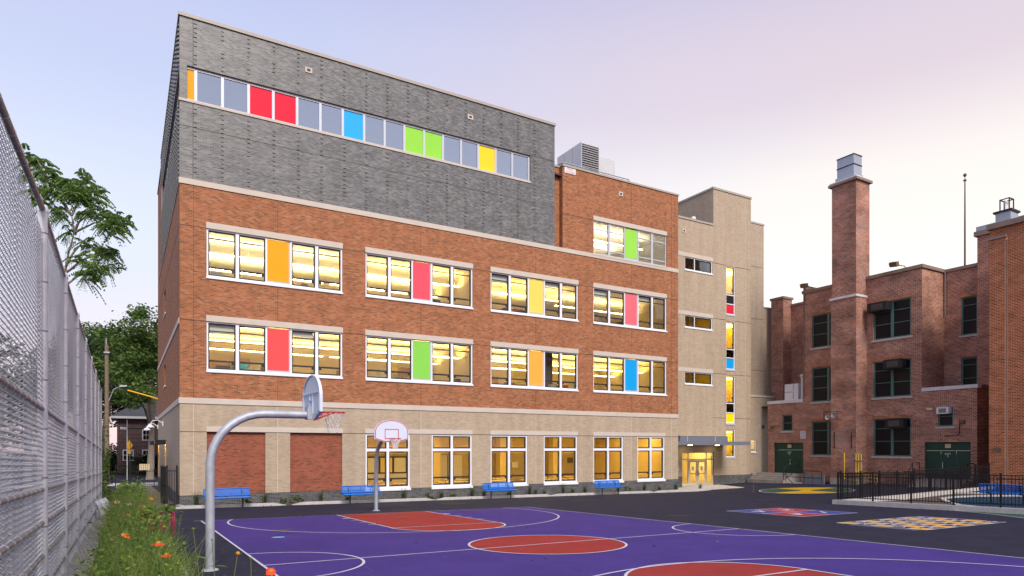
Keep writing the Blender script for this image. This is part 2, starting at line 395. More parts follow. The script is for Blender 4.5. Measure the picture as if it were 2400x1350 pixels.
class MB:
    """collects faces and links them as ONE mesh object"""
    def __init__(s):
        s.v, s.f, s.mi, s.sm, s.mats = [], [], [], [], []
    def mat(s, name):
        if name not in s.mats: s.mats.append(name)
        return s.mats.index(name)
    def face(s, pts, m, smooth=False):
        b = len(s.v); s.v.extend([tuple(p) for p in pts])
        s.f.append(tuple(range(b, b + len(pts)))); s.mi.append(s.mat(m)); s.sm.append(smooth)
    def faces(s, vs, fs, m, smooth=False):
        b = len(s.v); s.v.extend([tuple(p) for p in vs]); k = s.mat(m)
        for f in fs:
            s.f.append(tuple(b + i for i in f)); s.mi.append(k); s.sm.append(smooth)
    def box(s, x0, x1, y0, y1, z0, z1, m):
        vs = [(x0, y0, z0), (x1, y0, z0), (x1, y1, z0), (x0, y1, z0), (x0, y0, z1), (x1, y0, z1), (x1, y1, z1), (x0, y1, z1)]
        s.faces(vs, [(0, 3, 2, 1), (4, 5, 6, 7), (0, 1, 5, 4), (1, 2, 6, 5), (2, 3, 7, 6), (3, 0, 4, 7)], m)
        return s
    def obox(s, c, ex, ey, ez, m):
        """box from centre and three half-extent vectors"""
        c, ex, ey, ez = Vector(c), Vector(ex), Vector(ey), Vector(ez)
        vs = [c - ex - ey - ez, c + ex - ey - ez, c + ex + ey - ez, c - ex + ey - ez, c - ex - ey + ez, c + ex - ey + ez, c + ex + ey + ez, c - ex + ey + ez]
        s.faces(vs, [(0, 3, 2, 1), (4, 5, 6, 7), (0, 1, 5, 4), (1, 2, 6, 5), (2, 3, 7, 6), (3, 0, 4, 7)], m)
        return s
    def bar(s, a, b, w, h, m, up=(0, 0, 1)):
        a, b = Vector(a), Vector(b); d = (b - a); L = d.length; d.normalize(); u = Vector(up)
        sd = d.cross(u)
        if sd.length < 1e-4: sd = d.cross(Vector((1, 0, 0)))
        sd.normalize(); u = sd.cross(d)
        return s.obox((a + b) / 2, d * L / 2, sd * w / 2, u * h / 2, m)
    def tube(s, pts, r, m, n=8, cap=True, smooth=True):
        pts = [Vector(p) for p in pts]; N = len(pts)
        rs = r if hasattr(r, '__len__') else [r] * N
        vs = []; fr = None
        for i, p in enumerate(pts):
            t = (pts[min(i + 1, N - 1)] - pts[max(i - 1, 0)]).normalized()
            if fr is None:
                fr = t.cross(Vector((0, 0, 1)))
                if fr.length < 1e-3: fr = t.cross(Vector((1, 0, 0)))
            fr = (fr - t * fr.dot(t)).normalized(); bn = t.cross(fr)
            for k in range(n):
                a = 2 * math.pi * k / n
                vs.append(p + (fr * math.cos(a) + bn * math.sin(a)) * rs[i])
        fs = []
        for i in range(N - 1):
            for k in range(n):
                fs.append((i * n + k, i * n + (k + 1) % n, (i + 1) * n + (k + 1) % n, (i + 1) * n + k))
        s.faces(vs, fs, m, smooth)
        if cap:
            s.face([vs[k] for k in range(n)][::-1], m); s.face([vs[(N - 1) * n + k] for k in range(n)], m)
        return s
    def lathe(s, c, prof, m, n=20, axis='z', smooth=True):
        c = Vector(c); vs = []
        for r, h in prof:
            for k in range(n):
                a = 2 * math.pi * k / n; q = (r * math.cos(a), r * math.sin(a), h)
                if axis == 'x': q = (h, q[0], q[1])
                if axis == 'y': q = (q[0], h, q[1])
                vs.append(c + Vector(q))
        fs = [(i * n + k, i * n + (k + 1) % n, (i + 1) * n + (k + 1) % n, (i + 1) * n + k) for i in range(len(prof) - 1) for k in range(n)]
        s.faces(vs, fs, m, smooth)
        return s
    def prism(s, poly, z0, z1, m, side=None):
        """polygon on the ground plane raised from z0 to z1 (numbers or functions of x, y)"""
        g = lambda z, p: z(*p) if callable(z) else z
        s.face([(p[0], p[1], g(z1, p)) for p in poly], m)
        s.face([(p[0], p[1], g(z0, p)) for p in poly][::-1], m)
        for i in range(len(poly)):
            a, b = poly[i], poly[(i + 1) % len(poly)]
            s.face([(a[0], a[1], g(z0, a)), (b[0], b[1], g(z0, b)), (b[0], b[1], g(z1, b)), (a[0], a[1], g(z1, a))], side or m)
        return s
    def merge(s, o):
        b = len(s.v); s.v.extend(o.v)
        for f, k, sm in zip(o.f, o.mi, o.sm):
            s.f.append(tuple(b + i for i in f)); s.mi.append(s.mat(o.mats[k])); s.sm.append(sm)
        return s
    def build_each(s, name, parent):
        """link every loose piece as a part of its own"""
        own = list(range(len(s.v)))
        def find(i):
            while own[i] != i: own[i] = own[own[i]]; i = own[i]
            return i
        for f in s.f:
            for i in f[1:]: own[find(i)] = find(f[0])
        grp = {}
        for f, k, sm in zip(s.f, s.mi, s.sm): grp.setdefault(find(f[0]), []).append((f, k, sm))
        out = []
        for g in grp.values():
            q = MB(); ids = sorted({i for f, _, _ in g for i in f}); mp = {i: j for j, i in enumerate(ids)}
            q.v = [s.v[i] for i in ids]; q.mats = list(s.mats)
            for f, k, sm in g: q.f.append(tuple(mp[i] for i in f)); q.mi.append(k); q.sm.append(sm)
            out.append(q.build(name, parent))
        return out
    def build(s, name, parent=None, bevel=0.0):
        me = bpy.data.meshes.new(name)
        org = ORG.get(parent.name, Vector()) if parent is not None else Vector()
        V = np.array(s.v, dtype=np.float64).reshape(-1, 3)
        me.from_pydata((V - np.array(org)).tolist(), [], s.f)
        for k in s.mats: me.materials.append(MATS[k])
        me.polygons.foreach_set('material_index', s.mi); me.polygons.foreach_set('use_smooth', s.sm)
        uv = me.uv_layers.new(name='UVMap'); nl = len(me.loops)
        li = np.empty(nl, dtype=np.int32); me.loops.foreach_get('vertex_index', li)
        me.update()
        nrm = np.empty(len(me.polygons) * 3); me.polygons.foreach_get('normal', nrm); nrm = np.abs(nrm.reshape(-1, 3))
        tot = np.empty(len(me.polygons), dtype=np.int32); me.polygons.foreach_get('loop_total', tot)
        ax = np.repeat(np.argmax(nrm + np.array([0.001, 0.0, 0.002]), axis=1), tot); P = V[li]
        U = np.where(ax == 0, P[:, 1], P[:, 0]); W = np.where(ax == 2, P[:, 1], P[:, 2])
        uv.data.foreach_set('uv', np.stack([U, W], 1).ravel())
        o = bpy.data.objects.new(name, me); COL.objects.link(o)
        if parent is not None:
            o.parent = parent; ORG[o.name] = org
        else:
            ORG[o.name] = Vector()
        if bevel:
            b = o.modifiers.new('bevel', 'BEVEL'); b.width = bevel; b.segments = 2; b.limit_method = 'ANGLE'
        return o

def settle(o, loc):
    """put a single-mesh thing's origin at its base"""
    loc = Vector(loc)
    o.data.transform(Matrix.Translation(-loc)); o.location = loc; ORG[o.name] = loc
    return o

def tag(o, label=None, cat=None, group=None, kind=None):
    if label: o['label'] = label
    if cat: o['category'] = cat
    if group: o['group'] = group
    if kind: o['kind'] = kind
    return o

def thing(name, loc, label, cat, group=None):
    o = bpy.data.objects.new(name, None); o.empty_display_size = 0.2
    COL.objects.link(o); o.location = loc; ORG[o.name] = Vector(loc)
    return tag(o, label, cat, group)

def copy_tree(o, loc, label=None, rotz=0, group=None):
    c = o.copy(); COL.objects.link(c); c.location = loc; c.rotation_euler = (0, 0, rotz)
    if label: c['label'] = label
    if group: c['group'] = group
    def kids(a, b):
        for ch in list(a.children):
            d = ch.copy(); COL.objects.link(d); d.parent = b; kids(ch, d)
    kids(o, c)
    return c

def raw_mesh(name, V, Fq, matname, parent=None, smooth=False):
    """fast mesh from numpy arrays; Fq is (n,3) or (n,4)"""
    me = bpy.data.meshes.new(name); k = Fq.shape[1]
    org = ORG.get(parent.name, Vector()) if parent is not None else Vector()
    me.vertices.add(len(V)); me.vertices.foreach_set('co', (V - np.array(org)).astype(np.float32).ravel())
    me.loops.add(Fq.size); me.loops.foreach_set('vertex_index', Fq.astype(np.int32).ravel())
    me.polygons.add(len(Fq)); me.polygons.foreach_set('loop_start', np.arange(0, Fq.size, k, dtype=np.int32))
    me.update(calc_edges=True)
    if smooth: me.polygons.foreach_set('use_smooth', [True] * len(Fq))
    me.materials.append(MATS[matname])
    uv = me.uv_layers.new(name='UVMap'); P = V[Fq.ravel()]
    uv.data.foreach_set('uv', np.stack([P[:, 0] + P[:, 1], P[:, 2]], 1).astype(np.float32).ravel())
    o = bpy.data.objects.new(name, me); COL.objects.link(o)
    if parent is not None: o.parent = parent
    ORG[o.name] = org
    return o

def leaf_cards(C, size, flat=0.35, droop=0.25, aspect=0.5):
    """one folded-diamond leaf per centre"""
    n = len(C)
    d = rng.normal(size=(n, 3)); d[:, 2] = d[:, 2] * flat - droop; d /= np.linalg.norm(d, axis=1)[:, None]
    u = rng.normal(size=(n, 3)); u[:, 2] += 0.8
    s = np.cross(d, u); s /= np.linalg.norm(s, axis=1)[:, None] + 1e-9
    L = (size * rng.uniform(0.6, 1.35, n))[:, None]
    a = C - d * L * 0.5; b = C + s * L * aspect * 0.5; c = C + d * L * 0.5; e = C - s * L * aspect * 0.5
    V = np.stack([a, b, c, e], 1).reshape(-1, 3)
    return V, np.arange(4 * n).reshape(n, 4)

def crown_points(blobs, n, hollow=0.45, gap=0.30):
    """leaf positions spread through overlapping clumps, thinned into clusters with gaps"""
    w = np.array([b[3] * b[4] * b[5] for b in blobs]) ** 0.75; w /= w.sum()
    out = []
    for b, k in zip(blobs, rng.multinomial(n, w)):
        nc = max(6, int(k / 45))
        d = rng.normal(size=(nc, 3)); d /= np.linalg.norm(d, axis=1)[:, None]
        r = (hollow + (1 - hollow) * rng.random(nc) ** 0.6)[:, None]
        cc = d * r
        idx = rng.integers(0, nc, k)
        p = cc[idx] + rng.normal(size=(k, 3)) * gap * 0.55 * np.array([1, 1, 0.75])
        out.append(p * np.array(b[3:6]) + np.array(b[:3]))
    return np.concatenate(out)

def wall(mb, axis, plane, u0, u1, z0, z1, holes, depth, m, reveal=None):
    """wall face with openings; axis 'y': faces -y at y=plane, axis 'x': faces -x at x=plane. Openings get reveals of the given depth"""
    P = (lambda u, z, d=0.0: (u, plane + d, z)) if axis == 'y' else (lambda u, z, d=0.0: (plane + d, u, z))
    us = sorted({u0, u1} | {min(max(h[i], u0), u1) for h in holes for i in (0, 1)})
    for i in range(len(us) - 1):
        a, b = us[i], us[i + 1]
        if b - a < 1e-6: continue
        cuts = sorted((max(h[2], z0), min(h[3], z1)) for h in holes if h[0] < b - 1e-6 and h[1] > a + 1e-6 and h[2] < z1 and h[3] > z0)
        z = z0
        for c0, c1 in cuts:
            if c0 > z + 1e-6: _wq(mb, P, a, b, z, c0, m, axis)
            z = max(z, c1)
        if z < z1 - 1e-6: _wq(mb, P, a, b, z, z1, m, axis)
    for h in holes:
        a, b, c, d = max(h[0], u0), min(h[1], u1), max(h[2], z0), min(h[3], z1)
        if c >= d or a >= b: continue
        rm = reveal or m
        mb.face([P(a, c), P(a, d), P(a, d, depth), P(a, c, depth)], rm); mb.face([P(b, c), P(b, c, depth), P(b, d, depth), P(b, d)], rm)
        if h[3] <= z1: mb.face([P(a, d), P(b, d), P(b, d, depth), P(a, d, depth)], rm)
        if h[2] >= z0: mb.face([P(a, c), P(a, c, depth), P(b, c, depth), P(b, c)], rm)

def _wq(mb, P, a, b, z0, z1, m, axis):
    q = [P(a, z0), P(b, z0), P(b, z1), P(a, z1)]
    mb.face(q if axis == 'y' else q[::-1], m)

def text_mesh(txt, size, m, origin, right, up, out, name='lettering', parent=None, align='CENTER'):
    """letters as a thin solid mesh lying in the plane (right, up)"""
    cu = bpy.data.curves.new('txt', 'FONT'); cu.body = txt; cu.size = size; cu.align_x = align; cu.align_y = 'CENTER'
    cu.extrude = 0.002; cu.space_line = 0.85
    ob = bpy.data.objects.new('txt', cu); COL.objects.link(ob)
    me = bpy.data.meshes.new_from_object(ob.evaluated_get(bpy.context.evaluated_depsgraph_get()))
    bpy.data.objects.remove(ob); bpy.data.curves.remove(cu)
    r, u, o3 = Vector(right).normalized(), Vector(up).normalized(), Vector(out).normalized()
    M = Matrix(((r.x, u.x, o3.x, origin[0]), (r.y, u.y, o3.y, origin[1]), (r.z, u.z, o3.z, origin[2]), (0, 0, 0, 1)))
    me.transform(M)
    org = ORG.get(parent.name, Vector()) if parent is not None else Vector()
    me.transform(Matrix.Translation(-Vector(org)))
    me.materials.clear(); me.materials.append(MATS[m]); me.name = name
    if not me.uv_layers: me.uv_layers.new(name='UVMap')
    ob = bpy.data.objects.new(name, me); COL.objects.link(ob)
    if parent is not None: ob.parent = parent
    ORG[ob.name] = org
    return ob

# flat sheets painted on the sloping yard
def clip_x(poly, x0, sgn):
    """part of a polygon on one side of the line x = x0, where the yard's slope changes"""
    out = []
    for i in range(len(poly)):
        a, b = poly[i - 1], poly[i]; da, db = sgn * (a[0] - x0), sgn * (b[0] - x0)
        if (da >= 0) != (db >= 0): t = da / (da - db); out.append((x0, a[1] + (b[1] - a[1]) * t))
        if db >= 0: out.append((b[0], b[1]))
    return out

def sheet(mb, poly, m, lift):
    if min(p[0] for p in poly) < 32.999 and max(p[0] for p in poly) > 33.001:
        for sgn in (1, -1): sheet(mb, clip_x(poly, 33.0, sgn), m, lift)
        return
    mb.face([(p[0], p[1], G(*p) + lift) for p in poly], m)

def strip(mb, pts, w, m, lift, closed=False):
    """a painted line of width w along a polyline"""
    P = [Vector((p[0], p[1])) for p in pts]; N = len(P); L, Rr = [], []
    for i, p in enumerate(P):
        if closed: d = (P[(i + 1) % N] - P[i - 1]).normalized()
        else: d = (P[min(i + 1, N - 1)] - P[max(i - 1, 0)]).normalized()
        nrm = Vector((-d.y, d.x)); L.append(p + nrm * w / 2); Rr.append(p - nrm * w / 2)
    for i in range(N if closed else N - 1):
        j = (i + 1) % N
        sheet(mb, [L[i], Rr[i], Rr[j], L[j]], m, lift)

def arc(cx, cy_, r, a0, a1, n=48):
    return [(cx + r * math.cos(R(a0 + (a1 - a0) * i / n)), cy_ + r * math.sin(R(a0 + (a1 - a0) * i / n))) for i in range(n + 1)]

# ================================================================ THE SETTING: ground and paint
gm = MB()
gx = [-400, -40, -10, -1.2, 2.12, 15, 24, 33, 39, 45, 60, 400]; gy = [-300, -20, -4, 4, 14, 24, 33, 44, 58, 75, 400]
for i in range(len(gx) - 1):
    for j in range(len(gy) - 1):
        q = [(gx[i], gy[j]), (gx[i + 1], gy[j]), (gx[i + 1], gy[j + 1]), (gx[i], gy[j + 1])]
        gm.face([(a, b, G(a, b)) for a, b in q], 'asphalt')
tag(gm.build('ground'), kind='structure')

al = MB(); sheet(al, [(-0.6, 33.2), (2.1, 33.2), (2.1, 71.0), (-0.6, 71.0)], 'alley_paving', 0.006)
tag(al.build('path'), kind='structure')
sw = MB(); sw.prism([(-30, 71.2), (40, 71.2), (40, 73.6), (-30, 73.6)], lambda x, y: G(x, y) - 0.2, lambda x, y: G(x, y) + 0.10, 'kerb_concrete')
tag(sw.build('pavement'), kind='structure')
rd = MB(); sheet(rd, [(-60, 73.6), (60, 73.6), (60, 84), (-60, 84)], 'road_asphalt', 0.006)
tag(rd.build('road'), kind='structure')

# basketball court
CX0, CX1, CY0, CY1, CMX, CMY = 2.24, 15.22, 1.45, 24.70, 8.63, 13.07
ct = MB(); sheet(ct, [(CX0, CY0), (CX1, CY0), (CX1, CY1), (CX0, CY1)], 'paint_purple', 0.004)
tag(ct.build('basketball_court'), kind='structure')
KX0, KX1, FT = 6.86, 10.42, 18.70
red = MB()
sheet(red, [(KX0, FT), (KX1, FT), (KX1, CY1), (KX0, CY1)], 'paint_red', 0.008)
sheet(red, arc(CMX, FT, 1.80, 180, 360, 40), 'paint_red', 0.008)
sheet(red, arc(CMX, CMY, 1.85, 0, 360, 72)[:-1], 'paint_red', 0.008)
FT2 = 2 * CMY - FT
sheet(red, [(KX0, CY0), (KX1, CY0), (KX1, FT2), (KX0, FT2)], 'paint_red', 0.008)
sheet(red, arc(CMX, FT2, 1.80, 0, 180, 40), 'paint_red', 0.008)
tag(red.build('court_red_paint'), kind='structure')
ln = MB(); W = 0.055
strip(ln, [(CX0, CY0), (CX1, CY0), (CX1, CY1), (CX0, CY1)], W, 'line_white', 0.012, closed=True)
strip(ln, [(CX0 - 0.22, CY1), (CX0, CY1)], W, 'line_white', 0.0125)
strip(ln, [(CX0, CMY), (CX1, CMY)], W, 'line_white', 0.0125)
strip(ln, arc(CMX, CMY, 1.85, 0, 360, 90)[:-1], W, 'line_white', 0.013, closed=True)
strip(ln, arc(CX0, CMY, 1.85, -90, 90), W, 'line_white', 0.0135); strip(ln, arc(CX1, CMY, 1.85, 90, 270), W, 'line_white', 0.0135)
for s, fy, by in ((1, FT, CY1), (-1, FT2, CY0)):
    strip(ln, [(KX0, by), (KX0, fy)], W, 'line_white', 0.013); strip(ln, [(KX1, by), (KX1, fy)], W, 'line_white', 0.013)
    strip(ln, [(KX0, fy), (KX1, fy)], W, 'line_white', 0.014)
    strip(ln, arc(CMX, fy, 1.80, 180 if s > 0 else 0, 360 if s > 0 else 180), W, 'line_white', 0.0135)
    cyy = by - s * 1.95
    strip(ln, arc(CMX, cyy, 5.75, 160 if s > 0 else -20, 380 if s > 0 else 200), W, 'line_white', 0.0145)
    for k, (dy, w) in enumerate(((1.75, 0.22), (2.75, 0.06), (3.65, 0.06), (4.55, 0.06))):
        for xx in (KX0 - 0.14, KX1 + 0.14):
            strip(ln, [(xx - 0.14, by - s * dy), (xx + 0.14, by - s * dy)], w * 0.7 + 0.02, 'line_white', 0.015)
tag(ln.build('court_lines'), kind='structure')
sp = MB(); sheet(sp, [(3.47 + 0.17 * math.cos(a), 18.02 + 0.16 * math.sin(a)) for a in np.linspace(0, 6.28, 24)[:-1]], 'panel_sky_blue', 0.0065)
sheet(sp, [(3.95 + 0.30 * math.cos(a), 19.9 + 0.26 * math.sin(a) * (1 + 0.2 * math.sin(3 * a))) for a in np.linspace(0, 6.28, 24)[:-1]], 'soil', 0.006)
tag(sp.build('court_stain'), kind='structure')

# four-square, letter grid and star circle
def lerp2(q, u, v):
    a = [q[0][i] + (q[1][i] - q[0][i]) * u for i in (0, 1)]; b = [q[3][i] + (q[2][i] - q[3][i]) * u for i in (0, 1)]
    return (a[0] + (b[0] - a[0]) * v, a[1] + (b[1] - a[1]) * v)
def ground_text(txt, size, c, name, right, up, lift, parent):
    sl = lambda d: Vector((d[0], d[1], G(c[0] + d[0], c[1] + d[1]) - G(*c)))
    r, u = sl(right), sl(up); o = r.cross(u)
    return text_mesh(txt, size, 'line_white', (c[0], c[1], G(*c) + lift), r, u, o, name, parent)
fs = [(20.5, 14.85), (23.75, 14.85), (23.75, 18.2), (20.5, 18.2)]
fq = MB()
for i, j, m in ((0, 0, 'paint_grid_red'), (1, 0, 'paint_blue'), (1, 1, 'paint_grid_red'), (0, 1, 'paint_blue')):
    sheet(fq, [lerp2(fs, i / 2 + a, j / 2 + b) for a, b in ((0, 0), (.5, 0), (.5, .5), (0, .5))], m, 0.004)
strip(fq, fs, 0.07, 'line_white', 0.008, closed=True)
strip(fq, [lerp2(fs, .5, 0), lerp2(fs, .5, 1)], 0.06, 'line_white', 0.0085); strip(fq, [lerp2(fs, 0, .5), lerp2(fs, 1, .5)], 0.06, 'line_white', 0.009)
fso = tag(fq.build('four_square_court'), kind='structure')
for n, (u, v) in (('3', (.25, .25)), ('1', (.75, .25)), ('2', (.75, .75)), ('4', (.25, .75))):
    ground_text(n, 1.15, lerp2(fs, u, v), 'painted_number', (0.75, -0.66), (0.66, 0.75), 0.011, fso)
gr = [(19.3, 10.05), (23.9, 10.05), (23.9, 12.75), (19.3, 12.75)]
gq = MB(); NX, NY = 8, 5
sheet(gq, [(18.95, 10.15), (19.3, 10.15), (19.3, 12.2), (18.95, 12.2)], 'paint_faded', 0.004)
sheet(gq, [(23.9, 10.9), (24.25, 10.9), (24.25, 12.7), (23.9, 12.7)], 'paint_faded', 0.004)
letters = []
for i in range(NX):
    for j in range(NY):
        q = [lerp2(gr, (i + a) / NX, (j + b) / NY) for a, b in ((0, 0), (1, 0), (1, 1), (0, 1))]
        if (i + j) % 2: sheet(gq, q, 'asphalt', 0.0045); letters.append(lerp2(gr, (i + .5) / NX, (j + .5) / NY))
        else:
            sheet(gq, q, 'paint_peach', 0.004)
            sheet(gq, [lerp2(q, a, b) for a, b in ((.12, .12), (.55, .12), (.88, .5), (.88, .88), (.45, .88), (.12, .5))], 'paint_amber', 0.007)
for i in range(NX + 1): strip(gq, [lerp2(gr, i / NX, 0), lerp2(gr, i / NX, 1)], 0.04, 'line_white', 0.009)
for j in range(NY + 1): strip(gq, [lerp2(gr, 0, j / NY), lerp2(gr, 1, j / NY)], 0.04, 'line_white', 0.0095)
gro = tag(gq.build('letter_grid'), kind='structure')
for ch, c in zip("VAKRDEUYCSTLMHOFGNPB", letters):
    ground_text(ch, 0.42, c, 'painted_letter', (0.75, -0.66), (0.66, 0.75), 0.011, gro)
st = MB(); SC, SR = (37.05, 26.55), 2.75
sheet(st, [(SC[0] + SR * math.cos(a), SC[1] + SR * math.sin(a)) for a in np.linspace(0, 2 * math.pi, 65)[:-1]], 'paint_green', 0.004)
strip(st, [(SC[0] + SR * math.cos(a), SC[1] + SR * math.sin(a)) for a in np.linspace(0, 2 * math.pi, 65)[:-1]], 0.08, 'line_white', 0.010, closed=True)
for k in range(2):
    a = math.atan2(SC[1], SC[0]) + math.pi * k
    pts = [SC] + [(SC[0] + SR * 0.97 * math.cos(a + R(d)), SC[1] + SR * 0.97 * math.sin(a + R(d))) for d in range(-42, 43, 6)]
    sheet(st, pts, 'paint_yellow', 0.007)
sheet(st, [(SC[0] + .35 * math.cos(a), SC[1] + .35 * math.sin(a)) for a in np.linspace(0, 2 * math.pi, 25)[:-1]], 'paint_yellow', 0.0085)
tag(st.build('star_circle'), kind='structure')
# faint old lines on the asphalt by the entrance
ol = MB(); strip(ol, [(24, 31.2), (34.5, 30.6)], 0.035, 'paint_faded', 0.004); strip(ol, [(33.9, 28.0), (40.5, 33.4)], 0.035, 'paint_faded', 0.0045)
tag(ol.build('worn_line'), kind='structure')
gp = MB(); pg = [(28.0, 13.6), (27.1, 11.8), (25.4, 9.4), (24.2, 6.0), (28.0, 6.0)]
sheet(gp, pg, 'paint_green', 0.004); strip(gp, pg[:4], 0.06, 'line_white', 0.008)
tag(gp.build('green_paint'), kind='structure')
# entrance slab
sl = MB(); sl.prism([(32.6, 33.2), (33.4, 32.6), (37.5, 31.75), (39.3, 35.70), (32.6, 35.70)], lambda x, y: G(x, y) - 0.2, lambda x, y: G(x, y) + 0.02, 'concrete')
tag(sl.build('entrance_slab'), kind='structure')

# planting bed along the school wall: soil and broken kerb
bd = MB(); bd.prism([(2.3, 32.15), (33.2, 32.15), (32.5, 33.0), (2.3, 33.0)], lambda x, y: G(x, y) - 0.1, lambda x, y: G(x, y) + 0.05, 'mulch')
tag(bd.build('planting_bed'), kind='structure')
kb = MB()
for a, b in ((2.25, 6.0), (7.35, 13.6), (14.7, 21.1), (21.95, 29.0), (29.9, 34.2)):
    kb.prism([(a, 31.98), (b, 31.98), (b, 32.13), (a, 32.13)], lambda x, y: G(x, y) - 0.1, lambda x, y, a=a, b=b: G(x, y) + 0.02 + 0.12 * min(1, min(x - a, b - x) / 0.6 + 0.999), 'kerb_concrete')
    for e, d in ((a, -1), (b, 1)):
        kb.prism([(e, 31.98), (e + d * 0.55, 32.12), (e + d * 0.55, 32.26), (e, 32.13)][::d], lambda x, y: G(x, y) - 0.1, lambda x, y, e=e: G(x, y) + 0.138 - 0.115 * abs(x - e) / 0.55, 'kerb_concrete')
kb.prism([(2.12, 32.05), (2.25, 31.98), (2.25, 32.13), (2.12, 33.0), (1.97, 33.0)], lambda x, y: G(x, y) - 0.1, lambda x, y: G(x, y) + 0.14, 'kerb_concrete')
tag(kb.build('bed_kerb'), kind='structure')

# strip of concrete under the chain-link fence, planter and its kerb
cs = MB()
for k in range(14):
    y0, y1 = -2 + k * 3.0, -2 + (k + 1) * 3.0 - 0.02
    cs.prism([(-1.08, y0), (-0.52, y0), (-0.52, y1), (-1.08, y1)], lambda x, y: G(x, y) - 0.2, lambda x, y: G(x, y) + 0.06, 'strip_concrete')
tag(cs.build('concrete_strip'), kind='structure')
pb = MB(); pb.prism([(-0.52, -2), (0.72, -2), (0.72, 30.6), (-0.52, 30.6)], lambda x, y: G(x, y) - 0.1, lambda x, y: G(x, y) + 0.06, 'soil')
tag(pb.build('planter_soil'), kind='structure')
pk = MB(); pk.prism([(0.72, -2), (0.88, -2), (0.88, 30.8), (0.72, 30.8)], lambda x, y: G(x, y) - 0.1, lambda x, y: G(x, y) + 0.15, 'kerb_concrete')
pk.prism([(-0.52, 30.6), (0.72, 30.6), (0.72, 30.8), (-0.52, 30.8)], lambda x, y: G(x, y) - 0.1, lambda x, y: G(x, y) + 0.15, 'kerb_concrete')
tag(pk.build('planter_kerb'), kind='structure')

# play enclosure floor on the right
en = MB()
sheet(en, [(28.3, 5), (42.3, 5), (42.3, 18.3), (28.3, 18.3)], 'mulch', 0.05)
tag(en.build('mulch_ground'), kind='structure')
eb = MB()
blob = [(33.75, 16.8), (34.3, 17.15), (35.3, 17.1), (36.4, 16.6), (37.3, 15.4), (38.2, 13.0), (38.4, 9.0), (38.0, 5.2), (29.0, 5.2), (29.0, 12.5), (30.2, 14.4), (32.0, 15.7)]
sheet(eb, blob, 'rubber_blue', 0.058)
sheet(eb, [(38.3, 18.2), (38.8, 17.2), (39.3, 14.5), (39.5, 10), (42.2, 10), (42.2, 18.2)], 'rubber_teal', 0.058)
tag(eb.build('rubber_surface'), kind='structure')
er = MB(); N = len(blob)
for pl in (blob[:9], blob[9:] + blob[:1], [(37.9, 18.4), (38.5, 17.2), (39.0, 14.5), (39.2, 10)]):
    for a, b in zip(pl, pl[1:]):
        d = (Vector(b) - Vector(a)).normalized(); nn = Vector((-d.y, d.x)) * 0.09
        er.prism([(a[0] - nn.x, a[1] - nn.y), (b[0] - nn.x, b[1] - nn.y), (b[0] + nn.x, b[1] + nn.y), (a[0] + nn.x, a[1] + nn.y)], lambda x, y: G(x, y), lambda x, y: G(x, y) + 0.12, 'kerb_concrete')
tag(er.build('rubber_edging'), kind='structure')
ek = MB()
ek.prism([(27.95, 5), (28.32, 5), (28.32, 18.68), (27.95, 18.68)], lambda x, y: G(x, y) - 0.1, lambda x, y: G(x, y) + 0.20, 'kerb_concrete')
ek.prism([(28.32, 18.36), (42.3, 18.36), (42.3, 18.68), (28.32, 18.68)], lambda x, y: G(x, y) - 0.1, lambda x, y: G(x, y) + 0.18, 'kerb_concrete')
tag(ek.build('enclosure_kerb'), kind='structure')

# wear on the yard: sealed cracks, patched asphalt and scuffs on the court paint
wr = MB()
def crack(p, q, n=9, j=.12, w=.018, mm='joint_sealant', lift=.0165):
    pts = [(p[0] + (q[0] - p[0]) * k / n + random.uniform(-j, j), p[1] + (q[1] - p[1]) * k / n + random.uniform(-j, j)) for k in range(n + 1)]; strip(wr, pts, w, mm, lift)
crack((16.0, 21.5), (27.5, 24.6), 16); crack((18.2, 26.0), (19.5, 31.6), 9); crack((24.6, 20.2), (31.0, 28.8), 14); crack((16.4, 8.2), (18.6, 15.5), 10); crack((30.5, 24.0), (41.5, 25.0), 14)
for c, r_ in (((20.6, 27.6), .9), ((28.6, 22.8), .7), ((17.4, 17.6), .55), ((13.6, 28.8), .8)):
    sheet(wr, [(c[0] + r_ * math.cos(a) * random.uniform(.8, 1.15), c[1] + r_ * .7 * math.sin(a) * random.uniform(.8, 1.15)) for a in np.linspace(0, 6.28, 15)[:-1]], 'patch_asphalt', .003)
tag(wr.build('ground_wear'), kind='structure')
sf = MB()
for k in range(70):
    c = (random.uniform(2.6, 14.8), random.uniform(8, 24.3)); a = random.uniform(0, 3.14); l = random.uniform(.1, .55); strip(sf, [(c[0] + math.cos(a) * l * t, c[1] + math.sin(a) * l * t + .06 * t * t) for t in (-.5, 0, .5)], random.uniform(.008, .02), random.choice(['scuff_dark', 'scuff_pale', 'scuff_dark']), .0162)
tag(sf.build('court_scuffs'), kind='structure')

# ================================================================ THE SCHOOL
FY = 33.02                 # main facade
X0, X1 = 2.12, 32.46
SB = thing('school_building', (X0, FY, 0.0), 'new five storey school with grey brick top over red brick and coloured window panels', 'building')

# ---- openings
BAYS = [(3.22, 9.46), (10.66, 16.81), (17.96, 24.08), (25.26, 31.40)]
UP, LO = (10.50, 12.70), (6.22, 8.46)
big = [(a, b) + UP for a, b in BAYS] + [(a, b) + LO for a, b in BAYS]
top5 = (25.26, 31.40, 14.80, 16.90)
gw = [(10.66, 13.08), (14.33, 16.77), (17.96, 20.42), (21.57, 24.03), (25.26, 27.66), (28.84, 31.24)]
gwh = [(a, b, 0.56, 3.40) for a, b in gw]
inf = [(3.23, 5.77), (6.91, 9.45)]
infh = [(a, b, 0.54, 3.42) for a, b in inf]
rib = (2.12, 20.62, 18.36, 19.90)
YB = 50.2                  # the grey block's depth along the left side
YE = 55.5

